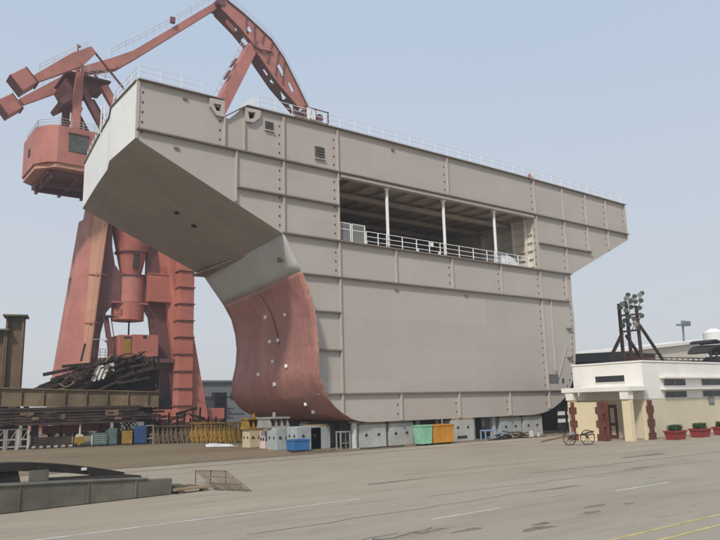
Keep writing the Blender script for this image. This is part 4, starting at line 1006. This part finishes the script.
# fly jib: two lens-shaped web plates, bottom plate with cut-outs, ribs
up = [(4.8, 68.3), (5.9, 67.6), (8.6, 66.4), (11.2, 64.95), (13.85, 63.4), (16.2, 60.8), (18.6, 57.0), (21.1, 52.9)]
lo = [(19.45, 52.5), (15.16, 56.0), (12.4, 59.0), (11.2, 60.4), (10.6, 61.6), (8.06, 63.8), (4.7, 66.1)]
hw = [[(9.1, 64.0), (9.85, 64.7), (10.3, 63.95), (9.5, 63.25)], [(14.95, 59.2), (15.6, 59.55), (16.55, 57.85), (15.9, 57.25)], [(17.1, 56.5), (17.5, 56.8), (18.3, 55.55), (17.85, 55.1)]]
fj = MB(); fj.prism(up + lo, XZ(53.6), (0, .15, 0), hw); fjo = fj.build('fly_jib', M['crane'], cr)
big = [[(8.4, 65.4), (11.5, 64.2), (11.6, 61.8), (9.2, 63.4)], [(13.9, 61.6), (16.0, 59.9), (17.2, 57.2), (15.4, 57.2), (13.4, 59.6)], [(17.0, 56.9), (18.7, 55.9), (19.9, 53.2), (17.6, 54.8)]]
b = MB(); b.prism(up + lo, XZ(56.3), (0, .15, 0), big); b.build('far_web', M['crane'], fjo)
LP = [(4.7, 66.1), (8.06, 63.8), (10.6, 61.6), (11.2, 60.4), (12.4, 59.0), (15.16, 56.0), (19.45, 52.5)]
b = MB()
hol = {1: (.2, .5), 2: (.1, .6), 4: (.3, .8), 5: (.1, .85)}
def bq(P0, P1, f0, f1, y0, y1):
    a = (lerp(P0[0], P1[0], f0), lerp(P0[1], P1[1], f0)); c = (lerp(P0[0], P1[0], f1), lerp(P0[1], P1[1], f1))
    b.add([(a[0], y0, a[1]), (c[0], y0, c[1]), (c[0], y1, c[1]), (a[0], y1, a[1])], [(0, 1, 2, 3)])
for i, (p, q) in enumerate(zip(LP, LP[1:])):
    if i in (1, 5, 0, 4):
        n_ = {0: 1, 1: 1, 4: 2, 5: 2}[i]; bq(p, q, 0, 1, 53.76, 54.5); bq(p, q, 0, 1, 55.6, 56.3)
        for k in range(n_):
            f0, f1 = k / n_, (k + 1) / n_; mdl = f0 + (f1 - f0) * .45
            bq(p, q, f0, mdl, 54.5, 55.6)
    else: bq(p, q, 0, 1, 53.76, 56.3)
b.build('bottom_plate', M['craned'], fjo, solid=.1)  # dark tone paints the shaded underside of the jib
for k, (i, f) in enumerate(((2, .2), (2, .8), (3, .5), (4, .1), (4, .6), (5, .1))):
    a = V((lerp(up[i][0], up[i + 1][0], f), 53.5, lerp(up[i][1], up[i + 1][1], f))); j = [(9.3, 62.8), (10.7, 61.4), (11.6, 60.0), (13.0, 58.4), (14.6, 56.7), (15.9, 55.4)][k]
    b = MB(); b.beam(a, (lerp(j[0], a.x, .12), 53.5, lerp(j[1], a.z, .12)), .14, .2); b.build('web_rib', M['craned'], fjo)
b = MB()
for p, q in zip(up, up[1:]):
    for y in (53.65, 56.4): b.beam((p[0], y, p[1] + .05), (q[0], y, q[1] + .05), .6, .12)
b.build('top_flange', M['craned'], fjo)
P = [(p[0] + .1, 53.6, p[1] + .1) for p in up]; rail_run(P, 1.0, P, .03, rails=(1, .5)).build('fly_railing', M['post'], fjo)
b = MB(); b.tube((4.6, 53.4, 67.2), (4.6, 56.6, 67.2), .7, 16); b.build('apex_sheave', M['craned'], fjo)
b = MB(); b.tube((11.2, 53.3, 61.6), (11.2, 56.7, 61.6), .65, 16); b.build('jib_pin', M['craned'], fjo)
b = MB(); b.tube((11.6, 53.3, 61.0), (14.0, 53.4, 61.3), .2, 8); b.beam((11.3, 53.35, 61.8), (12.6, 53.35, 60.9), .15, .9); b.build('pin_lug', M['crane'], fjo)
b = MB(); b.tube((20.9, 53.4, 52.2), (20.9, 56.6, 52.2), .8, 16); b.tube((23.5, 53.6, 51.8), (23.5, 56.4, 51.8), .7, 16); b.build('tip_sheave', M['craned'], fjo)
b = MB(); b.box(20.2, 25.0, 53.2, 56.8, 50.6, 50.9)
for x in (20.2, 22.4, 25.0): b.box(x - .1, x + .1, 53.2, 53.4, 50.9, 53.1)
b.box(20.2, 25.0, 53.2, 53.35, 52.9, 53.05); b.build('tip_platform', M['craned'], fjo)
b = MB(); b.box(20.5, 21.3, 53.0, 53.15, 50.95, 52.8); b.box(21.6, 22.2, 53.0, 53.15, 50.95, 52.6); b.build('tip_panel', M['white'], fjo)

# ================================================================== GATEHOUSE
gh = thing('gatehouse', 'white and cream single-storey gatehouse with a flat canopy and dark strip windows', 'building', (12, -10, 0))
GX, GY, GB = 7.5, -11.71, -5.6
b = MB(); b.box(GX, 34, GY, GB, 2.9, 5.62); b.build('upper_wall', M['wall_w'], gh, bevel=.03)
b = MB(); b.box(GX - .06, 34.06, GY - .06, GB + .06, 5.623, 5.75); b.build('parapet_cap', M['wall_w'], gh, bevel=.02)
b = MB(); b.box(GX + .02, 34, GY + .02, -6.0, 0, 2.898); b.build('lower_wall', M['wall_g'], gh)
b = MB(); b.box(GX, 34, GY, -6, 0, .12); b.build('plinth', M['greyp'], gh)
for x0 in (10.3, 15.95, 21.6, 27.2):
    for z0, z1 in ((3.88, 4.36), (2.98, 3.44)):
        b = MB(); b.box(x0, x0 + 3.1, GY - .02, GY - .003, z0, z1); w = b.build('window', M['glass'], gh)
        b = MB()
        for q in (0, .5, 1): b.box(x0 + q * 3.04, x0 + q * 3.04 + .06, GY - .05, GY - .021, z0, z1)
        b.build('window_frame', M['greyp'], w)
for z in (4.42, 3.56):
    b = MB(); b.box(9.75, 34, GY - .45, GY - .003, z, z + .13); b.build('window_ledge', M['wall_w'], gh, bevel=.015)
# left clerestory window
b = MB(); b.box(GX - .02, GX - .003, -10.2, -7.7, 4.25, 4.72); w = b.build('window', M['glass'], gh)
b = MB()
for z in (4.2, 4.72): b.box(GX - .06, GX - .021, -10.25, -7.65, z, z + .05)
b.build('window_frame', M['wall_w'], w)
# canopy
b = MB(); b.box(4.95, GX - .004, -12.1, -6.3, 3.52, 3.86); b.build('canopy', M['wall_w'], gh, bevel=.03)
for y in (-12.0, -7.35):
    b = MB(); b.box(5.12, 5.65, y + .1, y + .7, 0, 3.515); b.build('canopy_column', M['wall_y'], gh, bevel=.03)
    b = MB(); b.box(5.02, 5.68, y + .07, y + .73, 2.95, 3.515); b.build('column_head', M['wall_w'], gh)
b = MB(); b.box(5.7, 5.85, -11.6, -11.3, 2.2, 2.75); b.build('notice_box', M['greyp'], gh)
b = MB(); b.box(GX - .03, GX + .015, -9.3, -8.3, .05, 2.55); d = b.build('door', M['quoin'], gh)
b = MB(); b.box(GX - .05, GX - .031, -9.1, -8.75, 1.2, 2.3); b.box(GX - .05, GX - .031, -9.1, -8.75, .3, 1.0); b.build('door_pane', M['farw'], d)
# corner quoins of the front wall
def quoins(x0, x1, y0, y1, axis, z1, parent):
    k = 0; z = .02
    while z < z1 - .1:
        e = .18 if k % 2 == 0 else 0.0
        b = MB()
        if axis == 'x': b.box(x0 - e, x1 + e, y0, y1, z, min(z1, z + .48))
        else: b.box(x0, x1, y0 - e, y1 + e, z, min(z1, z + .48))
        b.build('quoin', M['quoin'], parent, bevel=.01); z += .484; k += 1
quoins(7.72, 8.3, GY - .06, GY - .003, 'x', 2.85, gh)
b = MB(); b.box(7.46, 7.515, GY + .05, GY + .3, 0, 2.85); b.build('corner_trim', M['wall_y'], gh)
# wall sign
sg = thing('wall_sign', 'small grey sign plate fixed on the cream wall under the windows', 'sign', (17.1, GY - .05, 2.5))
b = MB(); b.box(16.75, 17.6, GY - .05, GY - .003, 2.35, 2.95); b.build('plate', M['farg'], sg)
b = MB()
for z in (2.8, 2.66, 2.52): b.box(16.85, 17.5, GY - .056, GY - .051, z, z + .04)
b.build('text_band', M['post'], sg)
# boundary wall panel left of the entrance
bw = thing('boundary_wall', 'cream yellow gate wall panel with maroon stepped ends under the canopy', 'wall', (5, -8.6, 0))
b = MB(); b.box(4.8, 5.0, -9.75, -7.35, 0, 2.78); b.build('panel', M['wall_y'], bw, bevel=.02)
quoins(4.74, 5.06, -9.95, -9.5, 'y', 2.8, bw); quoins(4.74, 5.06, -7.5, -7.2, 'y', 2.8, bw)
b = MB(); b.box(4.85, 5.0, -10.25, -10.02, 0, 2.8); b.build('end_pier', M['quoin'], bw)
# planters and shrubs
def shrub(c, w, d, h, label):
    b = MB(); rnd = random.Random(int(c[0] * 10))
    for k in range(1100):
        x, y, z = rnd.uniform(-1, 1), rnd.uniform(-1, 1), rnd.uniform(0, 1)
        m_ = max(abs(x), abs(y), z)
        f = (.78 + rnd.random() * .27) / max(m_, .3) if rnd.random() < .8 else 1
        x *= min(f, 1.6); y *= min(f, 1.6); z = min(z * min(f, 1.6), 1.08)
        x = max(-1.05, min(1.05, x)); y = max(-1.05, min(1.05, y))
        p = V((c[0] + x * w / 2, c[1] + y * d / 2, c[2] + z * h)); a = V((rnd.uniform(-1, 1), rnd.uniform(-1, 1), rnd.uniform(-1, 1))).normalized() * .055
        e = a.orthogonal().normalized() * .04
        b.add([p - a, p + e, p + a, p - e], [(0, 1, 2, 3)])
    t = thing('clipped_shrub', label, 'shrub', c, 'clipped shrubs in the red planters')
    b.build('foliage', M['leaf'], t, fix=False)
    s = MB(); s.box(c[0] - w * .4, c[0] + w * .4, c[1] - d * .4, c[1] + d * .4, c[2] - .02, c[2] + h * .85); s.build('twigs', M['leaf'], t)
for x, w_, lab, l2 in ((8.5, 1.6, 'red planter nearest the maroon corner quoins', 'clipped green shrub in the red planter nearest the quoins'), (12.0, 1.65, 'middle red planter under the sign end of the wall', 'clipped green shrub in the middle red planter'),
                       (15.5, 1.65, 'red planter cut by the right edge of the photo', 'clipped green shrub in the red planter at the right edge')):
    x += .35
    t = thing('planter', lab, 'planter', (x, -13.0, 0), 'red planters along the gatehouse wall')
    y0, y1 = -13.45, -12.6; x0, x1 = x - w_ / 2, x + w_ / 2
    b = MB(); b.hexa([(x0 + .08, y0 + .08, 0), (x1 - .08, y0 + .08, 0), (x1 - .08, y1 - .08, 0), (x0 + .08, y1 - .08, 0), (x0, y0, .55), (x1, y0, .55), (x1, y1, .55), (x0, y1, .55)]); b.build('trough', M['pot'], t, bevel=.03)
    b = MB()
    for a, c in (((x0, y0), (x1, y0)), ((x1, y0), (x1, y1)), ((x1, y1), (x0, y1)), ((x0, y1), (x0, y0))): b.beam((*a, .58), (*c, .58), .12, .12)
    b.build('rim', M['pot'], t)
    shrub((x, -13.02, .56), 1.2, .55, .45, l2)

# ---- handcart before the gate wall
hc = thing('handcart', 'old dark two-wheeled handcart standing before the cream gate wall', 'handcart', (.6, -11.4, 0))
CD = V((.82, -.57, 0)); CN = V((.57, .82, 0)); CC = V((.35, -11.0, 0))
def wheel(c, r, ax):
    b = MB(); u = V((0, 0, 1)); w = ax.cross(u).normalized(); n_ = 22
    ps = [c + u * r * math.cos(6.283 * i / n_) + w * r * math.sin(6.283 * i / n_) for i in range(n_ + 1)]
    b.poly(ps, .03, 6); wo = b.build('wheel', M['tyre'], hc)
    b = MB()
    for i in range(8):
        a = 6.283 * i / 8; b.tube(c, c + (u * math.cos(a) + w * math.sin(a)) * r, .018, 4)
    b.build('spokes', M['rust'], wo)
    b = MB(); b.tube(c - ax * .09, c + ax * .09, .07, 8); b.build('hub', M['rust'], wo)
wheel(CC + CD * .5 + CN * -.1 + V((0, 0, .5)), .48, CN); wheel(CC - CD * .65 + CN * .15 + V((0, 0, .45)), .43, CN)
b = MB(); b.beam(CC - CD * 1.0 + V((0, 0, .62)), CC + CD * .95 + V((0, 0, .68)), .4, .05); b.beam(CC + CD * .2 + V((0, 0, .70)), CC + CD * .95 + V((0, 0, .9)), .4, .05); b.build('bed', M['darkrust'], hc)
b = MB()
for s in (-.25, .25): b.tube(CC - CD * .9 + CN * s + V((0, 0, .62)), CC - CD * 2.6 + CN * s + V((0, 0, .3)), .03, 6)
b.tube(CC - CD * 2.6 - CN * .25 + V((0, 0, .3)), CC - CD * 2.6 + CN * .25 + V((0, 0, .3)), .03, 6); b.build('handle', M['rust'], hc)
b = MB()
for s in (-.2, .1): b.beam(CC - CD * .65 + CN * s + V((0, 0, .45)), CC - CD * .5 + CN * s + V((0, 0, .66)), .05, .06); b.beam(CC + CD * .5 + CN * s + V((0, 0, .5)), CC + CD * .4 + CN * s + V((0, 0, .7)), .05, .06)
b.build('axle_bracket', M['darkrust'], hc)
b = MB(); b.rbox(CC - CD * .5 + V((0, 0, .7)), .35, .3, .2, .3); b.build('tool_box', M['greyp'], hc)

# ---- striped barriers between hull and gatehouse
for i, (x, y, lab) in enumerate(((13.55, .4, 'black and white striped barrier board, left of two beside the hull'), (14.75, .2, 'black and white striped barrier board, right of two near the gate wall'))):
    t = thing('striped_barrier', lab, 'barrier', (x, y, 0), 'striped barriers beside the hull'); b = MB()
    for k in range(5): b.box(x - .5, x + .5, y - .04, y + .04, .3 + k * .33, .3 + k * .33 + .33, (k + 1) % 2 if k else 0)
    b.build('board', [M['black'], M['white']], t)
    for s in (-.45, .45): b = MB(); b.beam((x + s, y + .08, 0), (x + s, y + .08, 2.2), .07, .07); b.build('post', M['black'], t)
# ---- dark stacks and sheds behind
t = thing('dark_shed', 'long dark shed with slate roof behind the white gatehouse', 'building', (40, 14, 0))
b = MB(); b.box(27, 39.4, 10, 24, 0, 7.3); b.build('wall', M['black'], t)
b = MB(); b.prism([(27, 7.3), (27.3, 8.1), (39.6, 8.75), (39.6, 7.3)], XZ(9.6), (0, 15, 0)); b.build('roof', M['slate'], t)
b = MB()
for k in range(6): b.box(27.2 + k * 2, 27.4 + k * 2, 9.9, 9.997, 0, 7.2)
b.build('post', M['slate'], t)
t = thing('brown_shed', 'maroon-brown shed end standing right of the dark slate shed', 'building', (43, 12, 0))
b = MB(); b.box(39.8, 46, 9.5, 18, 0, 8.4); b.build('wall', M['brownw'], t)
b = MB(); b.box(39.7, 46.1, 9.3, 18.2, 8.41, 8.6); b.build('roof', M['slate'], t)
random.seed(21)
t = thing('scaffold_stack', 'dark stack of scaffold frames standing between hull and gatehouse', 'scaffold stack', (20, 4, 0)); b = MB()
for k in range(10):
    x = 17.5 + k * .9; b.beam((x, 4 + (k % 3) * .5, 0), (x, 4 + (k % 3) * .5, random.uniform(4.5, 6.2)), .14, .14)
for z in (1.0, 2.1, 3.2, 4.3):
    b.beam((17.3, 4, z), (26.2, 4, z), .12, .14); b.beam((17.3, 5, z + .3), (26.2, 5, z + .3), .12, .14)
b.build('frames', M['black'], t); b = MB(); b.box(17.5, 26.5, 5.5, 7.5, 0, 4.2); b.build('panel_pile', M['black'], t)
# ---- floodlight mast
fm = thing('floodlight_mast', 'brown braced steel frame carrying two tiers of floodlights above the gatehouse', 'light mast', (35, 6, 0))
for x0, x1 in ((33.0, 33.6), (34.5, 35.4), (36.6, 37.6)):
    b = MB(); b.beam((x1 - .55, 6, 0), (x0 + .3, 6, 13.9), .3, .3); b.build('post', M['mastc'], fm)
for a, c in (((30.3, 6.0, 7.2), (33.4, 6, 10.4)), ((37.2, 6, 11.6), (42.8, 6.4, 7.1)), ((34.2, 6, 10.2), (38.0, 6.3, 7.1))):
    b = MB(); d_ = (V(a) if a[2] < c[2] else V(c)); b.beam(a, c, .28, .28); b.tube((d_.x, d_.y, 0), d_, .14, 6); b.build('brace', M['mastc'], fm)
for z in (10.7, 12.6): b = MB(); b.beam((33.0, 5.9, z - .15), (37.6, 5.9, z + .35), .3, .22); b.build('crossbar', M['mastc'], fm)
def flood(c, m):
    b = MB(); c = V(c); d = V((-.55, -.62, -.45)).normalized()
    b.tube(c - d * .3, c + d * .12, .12, 12, .28); b.tube(c + d * .12, c + d * .17, .3, 12); lm = b.build('floodlight', m, fm)
    s = MB(); s.beam(c - V((0, 0, .05)), (c.x, 6, c.z - .75), .08, .06); s.build('lamp_bracket', M['mastc'], lm)
rf = random.Random(4)
for row, z, xs in ((0, 14.0, (33.0, 33.8, 34.7, 35.6, 36.4, 37.4)), (1, 12.0, (33.2, 34.0, 34.9, 35.8, 37.0)), (2, 13.2, (32.9, 34.3, 35.2, 36.9)), (3, 14.6, (34.2, 35.1, 36.1, 37.6, 38.1)), (4, 11.3, (33.0, 34.4, 35.4, 36.2))):
    for k, x in enumerate(xs): flood((x, 5.7 + rf.uniform(-.4, .2), z + (x - 33) * .14 + rf.uniform(-.2, .3)), M['lamp'] if (k + row) % 3 == 0 else M['lampd'])
# ---- far things at the right
t = thing('cream_warehouse', 'long cream warehouse far behind the gatehouse', 'building', (150, 60, 0))
b = MB(); b.hexa([(124, 60, 0), (180, 60, 0), (180, 80, 0), (124, 80, 0), (124, 60, 14.6), (180, 60, 19.6), (180, 80, 19.6), (124, 80, 14.6)]); b.build('wall', M['farw'], t)
b = MB(); b.hexa([(123, 59, 14.62), (181, 59, 19.7), (181, 81, 19.7), (123, 81, 14.62), (123, 59, 15.4), (181, 59, 20.5), (181, 81, 20.5), (123, 81, 15.4)]); b.build('roof', M['wall_w'], t)
t = thing('mesh_fence', 'grey mesh fence line standing beyond the gatehouse roof', 'fence', (60, 10, 0))
b = MB()
for k in range(18): b.beam((44 + k * 1.5, 12, 0), (44 + k * 1.5, 12, 8.4), .12, .12)
b.build('posts', M['farg'], t); b = MB(); b.box(44, 70, 12.05, 12.1, 6.6, 8.1); b.beam((44, 12, 8.3), (70, 12, 8.5), .15, .15); b.build('mesh_panel', M['farg'], t)
t = thing('scrap_pile', 'dark pile of curved steel pieces rising behind the gatehouse at the right edge', 'scrap heap', (58, 8, 0)); b = MB(); random.seed(9)
def arcp(cx, cz, r, a0, a1, w, y, th=.5):
    rows = []
    for i in range(9):
        a = lerp(a0, a1, i / 8); ro, ri = r, r - th
        rows.append([(cx + ro * math.cos(a), y, cz + ro * math.sin(a) * .45), (cx + ro * math.cos(a), y + w, cz + ro * math.sin(a) * .45), (cx + ri * math.cos(a), y + w, cz + ri * math.sin(a) * .45), (cx + ri * math.cos(a), y, cz + ri * math.sin(a) * .45), (cx + ro * math.cos(a), y, cz + ro * math.sin(a) * .45)])
    b.grid(rows, smooth=False)
arcp(59.6, 9.9, 2.0, .5, 2.6, 3, 8); arcp(60.5, 8.5, 3.6, .2, 2.9, 3, 8, .8); arcp(62.5, 7.4, 2.6, .3, 2.9, 3, 7.6); b.build('curved_pieces', M['black'], t)
b = MB(); b.box(56.5, 66, 8, 11, 0, 7.6); b.build('crate_base', M['farg'], t)
for k in range(5):
    b = MB(); b.beam((57.5 + k * 1.6, 7.9, 0), (57.5 + k * 1.6, 7.9, 9.0), .3, .2); b.build('stake', M['black'], t)
t = thing('white_tank', 'white cylindrical tank top at the right edge behind the dark pile', 'tank', (69.3, 13, 0)); b = MB(); b.tube((69.3, 13, 0), (69.3, 13, 12.6), 1.5, 24); b.build('shell', M['white'], t)
b = MB(); b.tube((69.3, 13, 12.6), (69.3, 13, 13.2), 1.5, 24, .5); b.build('dome', M['white'], t)
t = thing('far_light_mast', 'thin distant lighting mast with a wide lamp head in the haze', 'light mast', (166.5, 70.0, 0))
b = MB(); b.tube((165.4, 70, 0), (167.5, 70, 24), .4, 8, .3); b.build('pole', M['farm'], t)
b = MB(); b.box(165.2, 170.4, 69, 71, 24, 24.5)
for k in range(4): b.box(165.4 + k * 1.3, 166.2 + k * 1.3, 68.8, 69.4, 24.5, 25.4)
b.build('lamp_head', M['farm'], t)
# ---- far things at the left
def shed(name, lab, x0, x1, y0, y1, h, m, peak=0, m2=None):
    t = thing(name, lab, 'building', ((x0 + x1) / 2, y0, 0)); b = MB(); b.box(x0, x1, y0, y1, 0, h); b.build('wall', m, t)
    b = MB(); b.prism([(y0 - .5, h), ((y0 + y1) / 2, h + peak + .3), (y1 + .5, h)], lambda u, v: (x0 - .4, u, v), (x1 - x0 + .8, 0, 0)); b.build('roof', m2 or m, t)
    n_ = max(2, int((x1 - x0) / 4))
    for k in range(n_): b = MB(); xx = lerp(x0, x1, (k + .3) / n_); b.box(xx, xx + (x1 - x0) / n_ * .45, y0 - .05, y0 - .003, h * .55, h * .75); b.build('window', M['dark'], t)
shed('far_shed', 'low grey shed far off behind the rusty columns', -40, 0, 165, 180, 8.6, M['farg'], .6)
shed('grey_workshop', 'dark grey workshop block between crane leg and hull', 8.2, 11.5, 92, 104, 12.2, M['farg'], .2)
shed('low_workshop', 'lower dark workshop behind the red shell of the hull', 14.0, 40, 96, 110, 8.3, M['farg'], .4, M['slate'])
t = thing('pale_container', 'small pale container far behind the yellow jack stands', 'container', (11.5, 80, 0)); b = MB(); b.box(8.2, 14.5, 80, 83, 0.1, 2.9); b.build('body', M['farg'], t)
b = MB(); b.box(9.2, 10.6, 79.9, 79.99, 3.0, 4.2); b.box(8.2, 14.5, 80, 83, 2.92, 3.1); b.build('lid', M['white'], t)
t = thing('plate_rack', 'dark rack of steel plates behind the yellow jack stands', 'steel stack', (4, 62, 0)); b = MB()
for k in range(16): b.box(-1 + random.uniform(-1, 1), 12 + random.uniform(-2, 2), 62 + random.uniform(-.3, .3), 65, .1 + k * .3, .28 + k * .3)
b.build('plates', M['slate'], t)
for x in (0, 5, 10): b = MB(); b.box(x, x + .3, 61.5, 65.3, 0, 5.4); b.build('stake', M['black'], t)

# ================================================================== WORLD, SUN, CAMERA
SUN_EL, SUN_AZ = math.radians(46), None
sd = V((-.76, -.52, 0)).normalized(); sdir = V((sd.x * math.cos(SUN_EL), sd.y * math.cos(SUN_EL), math.sin(SUN_EL)))
w = bpy.data.worlds.new('World'); SC.world = w; w.use_nodes = True; nt = w.node_tree; N = nt.nodes; L = nt.links
bg = N['Background']; sky = N.new('ShaderNodeTexSky'); sky.sky_type = 'NISHITA'; sky.sun_disc = False
sky.sun_elevation = SUN_EL; sky.sun_rotation = math.atan2(sdir.x, sdir.y); sky.dust_density = 4.0; sky.air_density = 1.0; sky.ozone_density = 1.5
tcw = N.new('ShaderNodeTexCoord'); sxyz = N.new('ShaderNodeSeparateXYZ'); L.new(tcw.outputs['Generated'], sxyz.inputs[0])
el = N.new('ShaderNodeMapRange'); el.interpolation_type = 'SMOOTHSTEP'; L.new(sxyz.outputs['Z'], el.inputs['Value'])
el.inputs['From Min'].default_value = -.05; el.inputs['From Max'].default_value = .72
hg = N.new('ShaderNodeMix'); hg.data_type = 'RGBA'; L.new(el.outputs['Result'], hg.inputs['Factor'])
hg.inputs['A'].default_value = (6.3, 6.45, 6.6, 1); hg.inputs['B'].default_value = (4.35, 5.55, 7.2, 1)      # haze pale low down, thinning to blue
cn = N.new('ShaderNodeTexNoise'); cn.inputs['Scale'].default_value = 1.6; cn.inputs['Detail'].default_value = 5
mp = N.new('ShaderNodeMapping'); mp.inputs['Scale'].default_value = (1, 1, 3.5); L.new(tcw.outputs['Generated'], mp.inputs['Vector']); L.new(mp.outputs['Vector'], cn.inputs['Vector'])
cr_ = N.new('ShaderNodeMapRange'); L.new(cn.outputs['Fac'], cr_.inputs['Value']); cr_.inputs['From Min'].default_value = .35; cr_.inputs['From Max'].default_value = .75; cr_.inputs['To Max'].default_value = .16
hc_ = N.new('ShaderNodeMix'); hc_.data_type = 'RGBA'; L.new(cr_.outputs['Result'], hc_.inputs['Factor']); L.new(hg.outputs['Result'], hc_.inputs['A']); hc_.inputs['B'].default_value = (6.6, 6.9, 7.4, 1)
hz = N.new('ShaderNodeMix'); hz.data_type = 'RGBA'; hz.inputs['Factor'].default_value = 0.8
L.new(sky.outputs['Color'], hz.inputs['A']); L.new(hc_.outputs['Result'], hz.inputs['B']); L.new(hz.outputs['Result'], bg.inputs['Color'])
bg.inputs['Strength'].default_value = 0.10
sl = bpy.data.lights.new('Sun', 'SUN'); sl.energy = 2.6; sl.angle = math.radians(6); sl.color = (1.0, .95, .87)
so = bpy.data.objects.new('Sun', sl); COL.objects.link(so); so.location = (-60, -60, 90); so.rotation_euler = sdir.to_track_quat('Z', 'Y').to_euler()

cam = bpy.data.cameras.new('Camera'); co = bpy.data.objects.new('Camera', cam); COL.objects.link(co); SC.camera = co
cam.sensor_width = 36; cam.lens = 35.0; cam.clip_start = .1; cam.clip_end = 6000
yaw, pitch, roll = math.radians(37.30119), math.radians(10.80604), math.radians(-1.48287)
f = V((math.sin(yaw) * math.cos(pitch), math.cos(yaw) * math.cos(pitch), math.sin(pitch))); r0 = V((math.cos(yaw), -math.sin(yaw), 0)); u0 = r0.cross(f)
r = r0 * math.cos(roll) + u0 * math.sin(roll); u = -r0 * math.sin(roll) + u0 * math.cos(roll)
co.matrix_world = Matrix(((r.x, u.x, -f.x, -40.549), (r.y, u.y, -f.y, -40.771), (r.z, u.z, -f.z, 3.1185), (0, 0, 0, 1)))

# thin even haze in the yard air
b = MB(); b.box(-140, 320, -130, 330, -1.0, 75); hzo = b.build('haze', M['primer'])
hm = bpy.data.materials.new('haze_air'); hm.use_nodes = True; hn = hm.node_tree; hn.nodes.remove(hn.nodes['Principled BSDF'])
pv = hn.nodes.new('ShaderNodeVolumePrincipled'); pv.inputs['Density'].default_value = 0.0007; pv.inputs['Color'].default_value = (.86, .9, .96, 1)
hn.links.new(pv.outputs['Volume'], hn.nodes['Material Output'].inputs['Volume']); hzo.data.materials.clear(); hzo.data.materials.append(hm); hzo['kind'] = 'stuff'
SC.render.engine = 'CYCLES'
SC.view_settings.view_transform = 'Standard'; SC.view_settings.look = 'None'; SC.view_settings.exposure = 0.25; SC.view_settings.gamma = 1
SC.view_settings.use_curve_mapping = False
